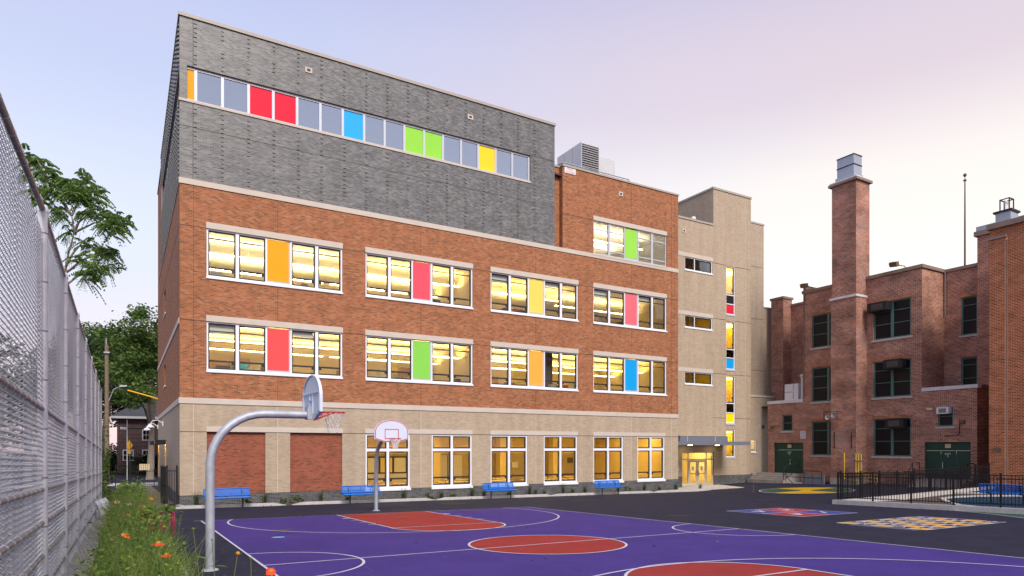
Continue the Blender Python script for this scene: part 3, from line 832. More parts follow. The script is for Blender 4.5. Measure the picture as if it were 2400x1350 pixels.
# ---- walls, zone by zone
m = MB(); wall(m, 'y', FY + 0.004, X0, X1, 0.54, 4.68, gwh + infh, 0.20, 'beige_brick')
wall(m, 'x', X0 + 0.004, FY, YE, 0.54, 4.68, [(44.6, 45.8, 0.0, 2.75), (53.6, 54.8, 0.0, 2.75)], 0.45, 'beige_brick')
m.build('beige_brick_wall', SB)
m = MB(); wall(m, 'y', FY, X0, X1, -1.2, 0.54, [], 0.2, 'dark_plinth_brick'); wall(m, 'x', X0, FY, YE, -1.6, 0.54, [], 0.2, 'dark_plinth_brick')
m.face([(X0, FY, 0.54), (X1, FY, 0.54), (X1, FY + 0.2, 0.54), (X0, FY + 0.2, 0.54)], 'dark_plinth_brick')
m.build('dark_brick_plinth', SB)
# recessed control joints are part of the brickwork
jm = MB()
def jh(x0, x1, z, mm='joint_sealant', y=FY): jm.box(x0, x1, y - 0.0035, y + 0.02, z - 0.012, z + 0.012, mm)
def jv(x, z0, z1, mm, y=FY): jm.box(x - 0.011, x + 0.011, y - 0.003, y + 0.02, z0, z1, mm)
jh(X0, 22.34, 17.15); jh(20.64, 22.34, 19.90)
for z in (12.70, 8.46):
    e = X0
    for a, b in BAYS + [(X1, X1)]: jh(e, a, z); e = b
jh(22.92, 25.26, 16.9); jh(31.40, X1, 16.9)
e = X0
for a, b in inf + gw + [(X1, X1)]: jh(e, a, 3.41); e = b
for x in (2.66,): jv(x, 14.8, 18.25, 'joint_sealant'); jv(x, 19.9, 22.05, 'joint_sealant')
for x in (2.68, 6.33, 13.70, 21.0, 28.35, 31.85):
    jv(x, 4.94, 14.55, 'joint_red') if x not in (6.33, 13.70, 21.0, 28.35) else [jv(x, a, b, 'joint_red') for a, b in ((4.94, 6.10), (8.75, 10.38), (12.99, 14.55))]
    jv(x, 0.54 if x not in (13.70, 21.0, 28.35) else 0.54, 4.68, 'joint_pale')
jv(28.35, 17.2, 19.78, 'joint_red'); jv(31.85, 14.8, 19.78, 'joint_red')
for y0 in (12.72,): jm.box(X0 - 0.003, X0 + 0.02, FY, YE, y0 - 0.015, y0 + 0.015, 'joint_sealant')
jm.box(X0 - 0.004, X0 + 0.02, FY, YB, 17.13, 17.17, 'joint_sealant')
m = MB(); wall(m, 'y', FY + 0.004, X0, X1, 4.94, 14.55, big, 0.20, 'red_brick')
wall(m, 'y', FY + 0.004, 22.92, X1, 14.80, 19.78, [top5], 0.20, 'red_brick')
slots = [(44.9, 46.6, 10.85, 12.3), (44.9, 46.6, 6.45, 7.75)]
wall(m, 'x', X0 + 0.004, FY, YE, 4.94, 14.62, slots, 0.25, 'red_brick')
wall(m, 'x', X0 + 0.006, YB, YE, 14.62, 21.4, [], 0.2, 'red_brick')
m.face([(22.34, FY + 0.35, 14.8), (22.92, FY + 0.35, 14.8), (22.92, FY + 0.35, 19.78), (22.34, FY + 0.35, 19.78)], 'red_brick')
m.face([(22.92, FY, 14.8), (22.92, FY + 0.35, 14.8), (22.92, FY + 0.35, 19.78), (22.92, FY, 19.78)], 'red_brick')
m.face([(X1, FY, -0.6), (X1, FY + 12, -0.6), (X1, FY + 12, 19.78), (X1, FY, 19.78)], 'red_brick')
m.merge(jm); m.build('red_brick_wall', SB)
m = MB()
for k, (a, b) in enumerate(inf):
    m.face([(a, FY + 0.13, 0.54), (b, FY + 0.13, 0.54), (b, FY + 0.13, 3.42), (a, FY + 0.13, 3.42)], 'infill_brick')
m.build_each('red_infill_panel', SB)
m = MB(); wall(m, 'y', FY, X0, 22.34, 14.80, 22.05, [rib], 0.24, 'grey_brick')
wall(m, 'x', X0, FY, YB, 14.72, 22.05, [(FY, 49.0, 18.36, 19.90)], 0.30, 'grey_brick')
m.face([(22.34, FY, 14.8), (22.34, FY + 14, 14.8), (22.34, FY + 14, 22.05), (22.34, FY, 22.05)], 'grey_brick')
m.face([(X0, YB, 14.72), (22.34, YB, 14.72), (22.34, YB, 22.05), (X0, YB, 22.05)], 'grey_brick')
# headers that stand proud of the grey brick: dotted columns on the front, a close grid round the corner
x = 2.74
while x < 22.0:
    for z in np.arange(14.95, 21.9, 0.203):
        if 18.15 < z < 20.0 and x < 20.8: continue
        if random.random() < 0.2: continue
        m.box(x - 0.05 + random.uniform(-.01, .01), x + 0.07, FY - 0.030, FY + 0.002, z, z + 0.062, 'grey_brick')
    x += 1.135
for y in np.arange(FY + 0.35, YB - 0.1, 0.406):
    for z in np.arange(14.85, 21.9, 0.203):
        if 18.2 < z < 19.95: continue
        m.box(X0 - 0.05, X0 + 0.002, y, y + 0.16, z, z + 0.075, 'grey_brick')
m.build('grey_brick_wall', SB)

# ---- roof decks and copings
m = MB(); m.box(X0 + .1, 22.3, FY + .1, YB - .1, 21.6, 21.7, 'joint_sealant'); m.box(22.4, X1 - .1, FY + .1, 50, 19.2, 19.3, 'joint_sealant'); m.box(X0 + .1, 22.3, YB, YE, 21.0, 21.1, 'joint_sealant')
m.build('roof_deck', SB)
m = MB()
m.box(X0 - 0.06, 22.40, FY - 0.06, FY + 0.35, 22.05, 22.20, 'metal_coping'); m.box(X0 - 0.055, X0 + 0.3, FY + 0.35, YB, 22.053, 22.197, 'metal_coping')
m.box(22.10, 22.395, FY + 0.35, YB, 22.053, 22.197, 'metal_coping')
m.box(22.90, X1 + 0.05, FY - 0.05, FY + 0.35, 19.78, 19.89, 'metal_coping'); m.box(22.34, 22.90, FY + 0.30, FY + 0.7, 19.78, 19.89, 'metal_coping')
m.box(X1 - 0.3, X1 + 0.045, FY + 0.35, FY + 14, 19.783, 19.887, 'metal_coping'); m.box(X0 - 0.05, X0 + 0.3, YB + 0.003, YE, 21.4, 21.5, 'metal_coping')
m.build_each('roof_coping', SB)
m = MB()
for x in (2.9, 6.9, 11.0, 14.9, 18.9): m.tube([(x, FY + 0.15, 22.2), (x, FY + 0.15, 22.46)], 0.012, 'silver_frame', 5)
m.build_each('lightning_rod', SB)

# ---- limestone bands, lintels, joints
m = MB()
m.box(X0 - 0.035, X1, FY - 0.035, FY + 0.1, 4.68, 4.94, 'limestone'); m.box(X0 - 0.035, X0 + 0.1, FY + 0.1, YE, 4.68, 4.94, 'limestone')
m.box(X0 - 0.035, X1, FY - 0.035, FY + 0.1, 14.55, 14.80, 'limestone'); m.box(X0 - 0.030, X0 + 0.1, FY + 0.1, YB + 3, 14.62, 14.72, 'limestone')
m.box(X0 - 0.03, X0 + 0.1, FY + 0.25, YE, 8.30, 8.56, 'limestone')
m.box(X0 - 0.04, 20.62, FY - 0.04, FY + 0.22, 18.25, 18.36, 'limestone'); m.box(X0 - 0.035, X0 + 0.2, FY + 0.22, 49.0, 18.255, 18.355, 'limestone')
m.build_each('limestone_band', SB)
m = MB()
for a, b in ((3.23, 9.45), (10.66, 16.77), (17.96, 24.03), (25.26, 31.24)): m.box(a - 0.03, b + 0.03, FY - 0.02, FY + 0.14, 3.42, 3.66, 'limestone')
m.build_each('ground_floor_lintel', SB)

# ---- window builders
def sash(par, x0, x1, z0, z1, y, bars, latch='right'):
    """dark operable sash set back behind its white frame, with its glass"""
    s = MB(); t = 0.055
    s.box(x0, x0 + t, y, y + 0.07, z0, z1, 'dark_sash'); s.box(x1 - t, x1, y, y + 0.07, z0, z1, 'dark_sash')
    s.box(x0 + t, x1 - t, y, y + 0.07, z0, z0 + t * 1.2, 'dark_sash'); s.box(x0 + t, x1 - t, y, y + 0.07, z1 - t, z1, 'dark_sash')
    for zb, h in bars: s.box(x0 + t, x1 - t, y - 0.01, y + 0.06, zb - h / 2, zb + h / 2, 'dark_sash')
    if latch:
        xl = x1 - t - 0.11 if latch == 'right' else x0 + t
        s.box(xl, xl + 0.11, y - 0.015, y + 0.04, bars[-1][0] - 0.14 if bars else z0 + .3, (bars[-1][0] if bars else z0 + .45), 'dark_sash')
    s.build('sash', par)
    g = MB(); g.box(x0 + t, x1 - t, y + 0.030, y + 0.036, z0 + t * 1.2, z1 - t, 'clear_glass'); g.build('pane', par)

def class_window(x0, x1, z0, z1, panel, frame='white_frame', bars=True, lab=None):
    w = x1 - x0; y = FY + 0.05; f = MB(); t = 0.075
    xs = [x0 + w * k for k in (0, .195, .405, .425, .585, .607, .795, 1.0)]
    p0, p1 = x0 + w * 0.425, x0 + w * 0.585
    f.box(x0, x1, y, y + 0.12, z0, z0 + t, frame)
    f.box(x0, p0, y, y + 0.12, z1 - t * .8, z1, frame); f.box(p1 + 0.02, x1, y, y + 0.12, z1 - t * .8, z1, frame)
    segs = []
    for a, b in ((x0, p0 - 0.02), (p1 + 0.06, x1)):
        mid = (a + b) / 2
        f.box(a, a + t, y, y + 0.12, z0 + t, z1 - t * .8, frame); f.box(b - t, b, y, y + 0.12, z0 + t, z1 - t * .8, frame); f.box(mid - t, mid + t, y, y + 0.12, z0 + t, z1 - t * .8, frame)
        segs += [(a + t, mid - t), (mid + t, b - t)]
    W = f.build('window', SB)
    if lab: W['label'] = lab
    H = z1 - z0
    bl = [(z1 - t * .8 - 0.16 * H, 0.045), (z0 + t + 0.17 * H, 0.075)] if bars else []
    if frame != 'white_frame':
        for k, (a, b) in enumerate(segs):
            s = MB(); 
            for zb in (z1 - 0.24 * H, z0 + 0.17 * H): s.box(a, b, y + 0.02, y + 0.09, zb - 0.03, zb + 0.03, frame)
            s.build('sash', W); g = MB(); g.box(a, b, y + 0.05, y + 0.056, z0 + t, z1 - t * .8, 'clear_glass'); g.build('pane', W)
    else:
        for k, (a, b) in enumerate(segs): sash(W, a, b, z0 + t, z1 - t * .8, y + 0.05, bl, 'right' if k != 3 else 'left')
    q = MB(); q.box(p0 + 0.005, p1 - 0.002, y + 0.02, y + 0.10, z0 + t + 0.10, z1 - t * 1.1, panel)
    q.build('coloured_panel', W)
    q = MB(); q.box(p0 - 0.018, p1 + 0.058, y + 0.035, y + 0.115, z0 + t, z1 - t * .8 - 0.004, 'silver_frame'); q.build('panel_surround', W)
    q = MB(); q.box(x0 - 0.02, x1 + 0.02, FY - 0.05, FY + 0.05, z0 - 0.09, z0 + 0.002, 'white_frame' if frame == 'white_frame' else 'limestone'); q.build('sill', W)
    q = MB(); q.box(x0 - 0.02, x1 + 0.02, FY - 0.02, FY + 0.14, z1 + 0.002, z1 + 0.28, 'limestone'); q.build('lintel', W)
    return W

cols_up = ['orange', 'rose', 'pale_yellow', 'pink']; cols_lo = ['coral', 'green', 'light_orange', 'blue']
for (a, b), c in zip(BAYS, cols_up): class_window(a, b, UP[0], UP[1], 'panel_' + c, lab='white framed upper window with a %s panel' % c.replace('_', ' '))
for (a, b), c in zip(BAYS, cols_lo): class_window(a, b, LO[0], LO[1], 'panel_' + c, lab='white framed lower window with a %s panel' % c.replace('_', ' '))
class_window(top5[0], top5[1], top5[2], top5[3], 'panel_lime', 'silver_frame', False, 'grey framed top window with a lime green panel')
for a, b, z0, z1 in gwh:
    f = MB(); y = FY + 0.05; t = 0.085; mid = (a + b) / 2; zt = 2.56
    f.box(a, b, y, y + 0.12, z0, z0 + t, 'white_frame'); f.box(a, b, y, y + 0.12, z1 - t, z1, 'white_frame')
    for x in (a, b - t): f.box(x, x + t, y, y + 0.12, z0 + t, z1 - t, 'white_frame')
    f.box(mid - t * .85, mid + t * .85, y, y + 0.12, z0 + t, z1 - t, 'white_frame')
    f.box(a + t, mid - t * .85, y + 0.004, y + 0.116, zt - 0.075, zt + 0.075, 'white_frame'); f.box(mid + t * .85, b - t, y + 0.004, y + 0.116, zt - 0.075, zt + 0.075, 'white_frame')
    W = f.build('window', SB)
    for u, v, s in ((a + t, mid - t * .85, 'right'), (mid + t * .85, b - t, 'left')):
        sash(W, u, v, z0 + t, zt - 0.075, y + 0.05, [(1.05, 0.085)], s); sash(W, u, v, zt + 0.075, z1 - t, y + 0.05, [], None)
    q = MB(); q.box(a - 0.03, b + 0.03, FY - 0.06, FY + 0.05, z0 - 0.13, z0 + 0.002, 'white_frame'); q.build('sill', W)

# ribbon window of the grey top storey
edges = [2.30, 2.78, 3.90, 5.035, 6.15, 7.26, 8.385, 9.505, 10.615, 11.71, 12.80, 13.93, 15.04, 16.135, 17.215, 18.345, 19.435, 20.56]
kinds = ['orange', 0, 0, 'red', 'red', 0, 0, 'sky_blue', 0, 0, 'lime', 'lime', 0, 0, 'yellow', 0, 0]
f = MB(); y = FY + 0.10; z0, z1 = 18.36, 19.86
f.box(2.20, 20.62, y, y + 0.10, z0, z0 + 0.08, 'silver_frame'); f.box(2.20, 20.62, y, y + 0.10, z1 - 0.07, z1 + 0.03, 'silver_frame')
for e in edges: f.box(e - 0.06, e + 0.06, y, y + 0.10, z0 + 0.08, z1 - 0.07, 'silver_frame')
yy = [33.1 + 1.13 * k for k in range(15)]
for e in yy: f.box(X0 + 0.12, X0 + 0.22, e - 0.05, e + 0.05, z0 + 0.08, z1 - 0.07, 'silver_frame')
f.box(X0 + 0.12, X0 + 0.22, FY + 0.2, 49.0, z0, z0 + 0.08, 'silver_frame'); f.box(X0 + 0.12, X0 + 0.22, FY + 0.2, 49.0, z1 - 0.07, z1 + 0.03, 'silver_frame')
RW = f.build('window', SB); RW['label'] = 'long ribbon window of glass and coloured panels in the grey brick'
for i, k in enumerate(kinds):
    q = MB(); q.box(edges[i] + 0.06, edges[i + 1] - 0.06, y + 0.04, y + 0.05, z0 + 0.08, z1 - 0.07, 'panel_' + k if k else 'mirror_glass')
    o = q.build('coloured_panel' if k else 'pane', RW)
    if k: o['label'] = k.replace('_', ' ') + ' panel'
for i in range(len(yy) - 1):
    q = MB(); q.box(X0 + 0.16, X0 + 0.17, yy[i] + 0.05, yy[i + 1] - 0.05, z0 + 0.08, z1 - 0.07, 'panel_orange' if i == 2 else 'mirror_glass'); q.build('coloured_panel' if i == 2 else 'pane', RW)
q = MB(); q.box(X0 + 0.4, 20.8, FY + 0.6, FY + 9, 17.6, 17.7, 'dark_room'); q.box(X0 + 0.4, 20.8, FY + 0.6, FY + 9, 20.3, 20.4, 'board_white')
q.box(X0 + 0.4, 20.8, FY + 9, FY + 9.1, 17.7, 20.3, 'dark_room')
for x in np.arange(3, 20, 2.3): q.box(x, x + 1.2, FY + 1.2, FY + 1.35, 20.1, 20.18, 'board_white')
q.box(X0 + 0.25, 20.9, FY + 0.26, FY + 0.6, 17.6, 18.3, 'dark_room')
q.build('top_floor_interior', SB)

# slot windows in the side wall
for a, b, z0, z1 in slots:
    f = MB(); f.box(X0 + 0.10, X0 + 0.16, a, b, z0, z0 + 0.06, 'silver_frame'); f.box(X0 + 0.10, X0 + 0.16, a, b, z1 - 0.06, z1, 'silver_frame'); f.box(X0 + 0.10, X0 + 0.16, a, a + .06, z0 + .06, z1 - .06, 'silver_frame')
    f.box(X0 + 0.10, X0 + 0.16, b - .06, b, z0 + .06, z1 - .06, 'silver_frame')
    W = f.build('window', SB); q = MB(); q.box(X0 + 0.12, X0 + 0.13, a + .06, b - .06, z0 + .06, z1 - .06, 'mirror_glass'); q.build('pane', W)
    q = MB(); q.box(X0 - 0.04, X0 + 0.1, a - 0.03, b + 0.03, z0 - 0.08, z0, 'white_frame'); q.build('sill', W)

# small square vents
m = MB()
for x, z, y in ((7.79, 21.21, FY), (16.66, 21.15, FY), (27.45, 18.94, FY), (35.72, 18.72, 35.75)):
    m.box(x - .17, x + .17, y - 0.03, y + 0.01, z - .13, z + .13, 'limestone'); m.box(x - .08, x + .08, y - 0.034, y, z - .06, z + .06, 'joint_sealant')
m.build('overflow_scupper', SB)

# side doors with little hoods and a lamp under each
for (a, b) in ((44.6, 45.8), (53.6, 54.8)):
    d = MB(); d.box(X0 + 0.42, X0 + 0.48, a, b, -0.6, 2.75, 'door_metal'); D = d.build('door', SB)
    h = MB(); h.box(X0 - 0.55, X0, a - 0.15, b + 0.15, 3.05, 3.13, 'black_iron'); h.box(X0 - .56, X0, a - .17, a - .15, 2.86, 3.14, 'black_iron'); h.box(X0 - .57, X0 - .55, a - .15, b + .15, 2.90, 3.14, 'black_iron'); h.build('door_hood', SB)
    h = MB(); h.box(X0 - 0.28, X0 - 0.12, (a + b) / 2 - 0.25, (a + b) / 2 + 0.25, 3.02, 3.05, 'lamp_hood'); h.build('hood_lamp', SB)

# gooseneck lamps on the side wall
for y in (47.5, 56.0 - 1.2):
    g = MB(); g.box(X0 - 0.06, X0 - 0.001, y - 0.1, y + 0.1, 4.05, 4.35, 'hvac_white')
    g.tube([(X0 - 0.05, y, 4.22), (X0 - 0.30, y, 4.42), (X0 - 0.6, y, 4.38), (X0 - 0.72, y, 4.15)], 0.03, 'hvac_white', 8)
    g.lathe((X0 - 0.72, y, 3.95), [(0.24, 0), (0.20, 0.08), (0.08, 0.17), (0.05, 0.24)], 'hvac_white', 16)
    g.build('gooseneck_lamp', SB)

# ---- lit rooms
def room(x0, x1, z0, z1, y1, name, wallm='room_wall', extras=(), left=True, right=True):
    m = MB(); y0 = FY + 0.22
    m.face([(x0, y0, z1), (x1, y0, z1), (x1, y1, z1), (x0, y1, z1)], 'room_ceiling'); m.face([(x0, y0, z0), (x1, y0, z0), (x1, y1, z0), (x0, y1, z0)], 'room_floor')
    m.face([(x0, y1, z0), (x1, y1, z0), (x1, y1, z1), (x0, y1, z1)], wallm)
    if left: m.face([(x0, y0, z0), (x0, y1, z0), (x0, y1, z1), (x0, y0, z1)], wallm)
    if right: m.face([(x1, y0, z0), (x1, y1, z0), (x1, y1, z1), (x1, y0, z1)], wallm)
    for e in extras: m.box(*e)
    return m.build(name, SB)

def pendants(x0, x1, zc, rows, room_label, strength='lamp_warm', drop=0.72):
    for k, y in enumerate(rows):
        p = MB(); xm = (x0 + x1) / 2
        p.box(x0, x1, y - 0.06, y + 0.06, zc - drop - 0.02, zc - drop + 0.02, 'lamp_soft')
        o = settle(p.build('pendant_light'), (xm, y, zc - drop))
        p = MB(); p.box(x0 + .02, x1 - .02, y - 0.055, y + 0.055, zc - drop + 0.021, zc - drop + 0.028, strength); p.build('lamp_tube', o)
        tag(o, ('long glowing pendant light nearest the glass in %s' if k == 0 else 'long glowing pendant light furthest back in %s') % room_label, 'ceiling light', 'pendant lights in the classrooms')
        p = MB()
        for x in np.linspace(x0 + 0.3, x1 - 0.3, 4): p.tube([(x, y, zc - drop + 0.03), (x, y, zc)], 0.006, 'silver_frame', 4)
        p.build('hanger', o)
for k, (a, b) in enumerate(BAYS):
    for (z0, z1), fl, cc in ((UP, 'upper', cols_up[k]), (LO, 'lower', cols_lo[k])):
        zc, zf = z1 + 0.22, z0 - 0.90
        ex = [(a + 0.5, a + 1.6, 39.9, 40.3, zf, zf + 2.05, 'wood_furniture'), (a + 2.2, b - 1.2, 40.75, 40.85, zf + 0.9, zf + 2.1, 'board_white'),
              (a + 0.2, b - 0.3, FY + 0.30, FY + 0.75, zf, z0 - 0.03, 'board_white')]
        for j in range(7):
            xx = random.uniform(a + 0.2, b - 0.8); hh = random.uniform(0.10, 0.34)
            ex.append((xx, xx + random.uniform(0.2, 0.6), FY + 0.34, FY + 0.66, z0 - 0.03 + 0.001 * j, z0 + hh, random.choice(['dark_furniture', 'wood_furniture', 'board_white', 'panel_coral', 'dark_furniture'])))
        xl, xr = (a - .5, (b + BAYS[k + 1][0]) / 2) if k % 2 == 0 else ((BAYS[k - 1][1] + a) / 2, b + .45)     # two bays to a room
        room(xl, xr, zf, zc, 41.0, 'classroom', extras=ex, left=k % 2 == 0, right=k % 2 == 1)
        rows = [35.4, 38.6]
        for j in range(4):
            xx = random.uniform(a + .3, b - 1.4); ww = random.uniform(.5, 1.1); zz = zf + random.uniform(1.5, 2.1)
            m2 = MB(); m2.box(xx, xx + ww, 40.70 - .02 * j, 40.74 - .02 * j, zz, zz + random.uniform(.4, .7), random.choice(['panel_pale_yellow', 'panel_sky_blue', 'board_white', 'wood_furniture', 'panel_pink', 'panel_green'])); m2.build('wall_display', SB)
        if (fl, k) == ('lower', 2): m2 = MB(); m2.box(22.15, 22.85, FY + 1.0, FY + 1.2, zf, zc - .05, 'dark_furniture'); m2.build('door_leaf', SB)
        if (fl, k) in (('upper', 0), ('lower', 1)): m2 = MB(); m2.box(b - 2.1, b - 1.1, 38.5, 39.2, zf, zf + 2.3, 'wood_furniture'); m2.box(a + 2.0, a + 2.7, 36.5, 37.2, zf, zf + 1.9, 'board_white'); m2.build('cupboard', SB)
        if (fl, k) in (('upper', 3), ('upper', 2), ('lower', 0)):     # roller blinds part way down
            for xb, dz in ((a + .1, .5), (a + 3.75, .32)): m2 = MB(); m2.box(xb, xb + 1.1, FY + .24, FY + .25, z1 - dz, z1, 'board_white'); m2.build('roller_blind', SB)
        if (fl, k) == ('upper', 3): rows = [36.8]
        if (fl, k) == ('upper', 2): rows = [35.6, 38.2]
        if (fl, k) == ('lower', 3): rows = [35.8, 38.9]
        pendants(xl + 0.25, xr - 0.15, zc, rows, 'the %s classroom with the %s panel' % (fl, cc.replace('_', ' ')), {('upper', 0): 'lamp_cream', ('lower', 3): 'lamp_gold', ('lower', 2): 'lamp_warm', ('upper', 2): 'lamp_gold'}.get((fl, k), 'lamp_warm'))
room(top5[0] - 0.5, X1 - 0.3, top5[2] - 0.3, top5[3] + 0.22, 40.0, 'classroom', wallm='board_white')
pendants(25.2, 31.0, 17.12, [35.0, 37.8], 'the top room with the lime panel', 'lamp_pale')

# cafeteria behind the tall ground floor windows
ZF, ZC = -0.15, 3.62
m = MB(); y0, y1 = FY + 0.22, 42.0
m.face([(9.9, y0, ZC), (32.3, y0, ZC), (32.3, y1, ZC), (9.9, y1, ZC)], 'room_ceiling'); m.face([(9.9, y0, ZF), (32.3, y0, ZF), (32.3, y1, ZF), (9.9, y1, ZF)], 'room_floor')
m.face([(9.9, y1, 2.25), (32.3, y1, 2.25), (32.3, y1, ZC), (9.9, y1, ZC)], 'cafe_wall'); m.face([(9.9, y1, ZF), (32.3, y1, ZF), (32.3, y1, 2.25), (9.9, y1, 2.25)], 'cafe_tile')
for xw in (9.9, 32.3): m.face([(xw, y0, ZF), (xw, y1, ZF), (xw, y1, ZC), (xw, y0, ZC)], 'cafe_wall')
for xc in (17.6, 22.9, 27.4): m.box(xc, xc + 0.7, 40.7, 41.3, ZF, ZC, 'cafe_wall')
m.box(18.3, 20.5, 41.9, 41.99, ZF, 2.15, 'door_metal'); m.box(19.36, 19.42, 41.88, 41.9, ZF, 2.15, 'dark_sash')
m.box(12.5, 17.2, 41.85, 41.99, 0.95, 2.1, 'dark_sash'); m.box(12.5, 17.2, 41.3, 41.85, ZF, 0.95, 'door_metal')
for k in range(5): m.box(12.6 + k * 0.95, 13.4 + k * 0.95, 41.80, 41.85, 1.05, 2.0, 'board_white' if k % 2 else 'cafe_wall')
for x, z in ((23.6, 1.5), (24.6, 1.2), (25.9, 1.55), (29.6, 1.5), (30.6, 1.1), (26.5, 1.0), (21.6, 1.4)): m.box(x, x + 0.5, 41.93, 41.99, z, z + 0.4, random.choice(['board_white', 'dark_furniture', 'wood_furniture']))
m.build('cafeteria', SB)
for i, x in enumerate(np.arange(11.6, 31.6, 2.45)):
    for j, y in enumerate((35.3, 38.2)):
        p = MB(); p.box(x - 0.6, x + 0.6, y - 0.15, y + 0.15, ZC - 0.03, ZC - 0.004, 'lamp_amber')
        o = settle(p.build('ceiling_light'), (x, y, ZC)); wn_ = min(range(6), key=lambda q: abs(sum(gw[q]) / 2 - x)) + 1
        tag(o, '%s recessed cafeteria ceiling light behind tall ground floor window %d from the left' % (('front', 'rear')[j], wn_), 'ceiling light', 'cafeteria ceiling lights')
t0_ = None
for i, x in enumerate((11.7, 14.6, 17.4, 20.4, 23.4, 26.4)):
    lab = 'folding cafeteria table with stools seen behind tall window %d from the left' % (i + 1)
    lab2 = 'second, deeper folding cafeteria table behind tall window %d from the left' % (i + 1)
    if t0_ is None:
        t0_ = thing('cafeteria_table', (x, 35.6, ZF), lab, 'table', 'cafeteria tables')
        p = MB(); p.box(x - 1.1, x + 1.1, 35.2, 36.0, ZF + 0.71, ZF + 0.75, 'table_top'); p.build('tabletop', t0_)
        for s in (-0.8, 0.8):
            p = MB(); p.bar((x + s, 35.3, ZF), (x + s, 35.9, ZF + 0.71), 0.05, 0.05, 'dark_furniture'); p.bar((x + s + .06, 35.9, ZF), (x + s + .06, 35.3, ZF + 0.71), 0.05, 0.05, 'dark_furniture'); p.build('leg', t0_)
            for yy_ in (34.75, 36.45):
                p = MB(); p.lathe((x + s, yy_, ZF + 0.40), [(0.0, 0.0), (0.16, 0.0), (0.17, 0.03), (0.0, 0.045)], 'dark_furniture', 12); p.bar((x + s, yy_, ZF + 0.40), (x + s, 35.6, ZF + 0.2), 0.04, 0.04, 'dark_furniture'); p.build('stool', t0_)
    else: copy_tree(t0_, (x, 36.6, ZF), lab)
    copy_tree(t0_, (x + 1.5, 39.2, ZF), lab2)
ex = thing('exit_sign', (15.0, 41.0, 2.7), 'glowing orange EXIT sign inside the second tall window', 'sign')
p = MB(); p.box(14.72, 15.28, 40.98, 41.02, 2.55, 2.85, 'board_white'); p.build('sign_plate', ex)
text_mesh('EXIT', 0.26, 'exit_glow', (15.0, 40.972, 2.70), (1, 0, 0), (0, 0, 1), (0, -1, 0), 'lettering', ex)

# ================================================================ the beige stair tower and entrance (same building)
TY = 35.75
m = MB()
nar = [(35.81, 38.71, 15.90, 16.86), (35.81, 38.71, 11.63, 12.53), (35.81, 38.71, 7.42, 8.32)]
vert = [(40.2, 41.2, 12.98, 16.76), (40.2, 41.2, 8.63, 12.48), (40.2, 41.2, 4.50, 8.30), (40.2, 41.2, 1.93, 4.06)]
door = (35.55, 38.85, -0.3, 2.34)
wall(m, 'y', TY + 0.004, X1, 38.80, 0.55, 19.62, nar + [door], 0.22, 'beige_brick'); wall(m, 'y', TY + 0.004, 38.80, 43.02, 0.55, 22.45, vert + [door], 0.22, 'beige_brick')
m.face([(38.80, TY, 19.62), (38.80, TY + 9, 19.62), (38.80, TY + 9, 22.45), (38.80, TY, 22.45)], 'beige_brick')
m.face([(43.02, TY, -0.5), (43.02, TY + 9, -0.5), (43.02, TY + 9, 22.45), (43.02, TY, 22.45)], 'beige_brick')
m.face([(43.0, 36.40, 6.85), (45.35, 36.40, 6.85), (45.35, 36.40, 20.9), (43.0, 36.40, 20.9)], 'beige_brick')
m.face([(45.35, 36.40, 14.3), (45.35, 40, 14.3), (45.35, 40, 20.9), (45.35, 36.4, 20.9)], 'beige_brick')
m.face([(45.35, 36.80, 6.0), (46.95, 36.80, 6.0), (46.95, 36.80, 14.25), (45.35, 36.80, 14.25)], 'beige_brick')
wall(m, 'y', 36.0, 43.0, 46.1, -0.5, 6.75, [(43.3, 43.93, 2.32, 3.32)], 0.15, 'beige_brick')
for z in (16.80, 12.55, 8.35, 4.95):
    m.box(38.78, 40.2, TY - 0.003, TY + 0.02, z - .015, z + .015, 'joint_sealant'); m.box(41.2, 43.0, TY - 0.003, TY + 0.02, z - .015, z + .015, 'joint_sealant')
    m.box(43.03, 45.3, 36.395, 36.42, z + 0.6, z + 0.63, 'joint_sealant') if z > 6.3 else None
m.box(42.35, 42.375, TY - 0.003, TY + 0.02, 0.55, 22.4, 'joint_pale')
m.build('beige_tower_wall', SB)
m = MB(); wall(m, 'y', TY, X1, 43.02, -0.8, 0.55, [door], 0.22, 'dark_plinth_brick'); m.face([(38.85, TY, 0.55), (43.02, TY, 0.55), (43.02, TY + .1, 0.55), (38.85, TY + .1, 0.55)], 'dark_plinth_brick')
m.box(43.02, 43.5, 35.98, 36.2, -0.5, 0.62, 'dark_plinth_brick'); m.build('dark_brick_plinth', SB)
m = MB(); m.box(X1 + 0.05, 38.80, TY - 0.05, TY + 0.3, 19.62, 19.76, 'metal_coping'); m.box(38.74, 43.08, TY - 0.05, TY + 0.3, 22.45, 22.60, 'metal_coping')
m.box(38.745, 39.05, TY + 0.3, TY + 9, 22.453, 22.597, 'metal_coping'); m.box(43.0, 45.40, 36.36, 36.7, 20.9, 21.03, 'metal_coping'); m.box(45.42, 46.95, 36.76, 37.1, 14.25, 14.38, 'metal_coping')
m.box(43.03, 46.1, 35.94, 36.38, 6.75, 6.90, 'limestone'); m.build_each('roof_coping', SB)
m = MB(); m.box(X1, 38.7, TY + .1, TY + 9, 19.2, 19.3, 'joint_sealant'); m.box(38.9, 43, TY + .1, TY + 9, 22.0, 22.1, 'joint_sealant'); m.box(43, 46.9, 36.9, 40, 14.0, 14.1, 'joint_sealant'); m.build('roof_deck', SB)
m = MB()
for z in (16.86, 12.53, 8.32): m.box(35.0, 38.75, TY - 0.015, TY + 0.1, z, z + 0.30, 'limestone')
m.build_each('limestone_band', SB)
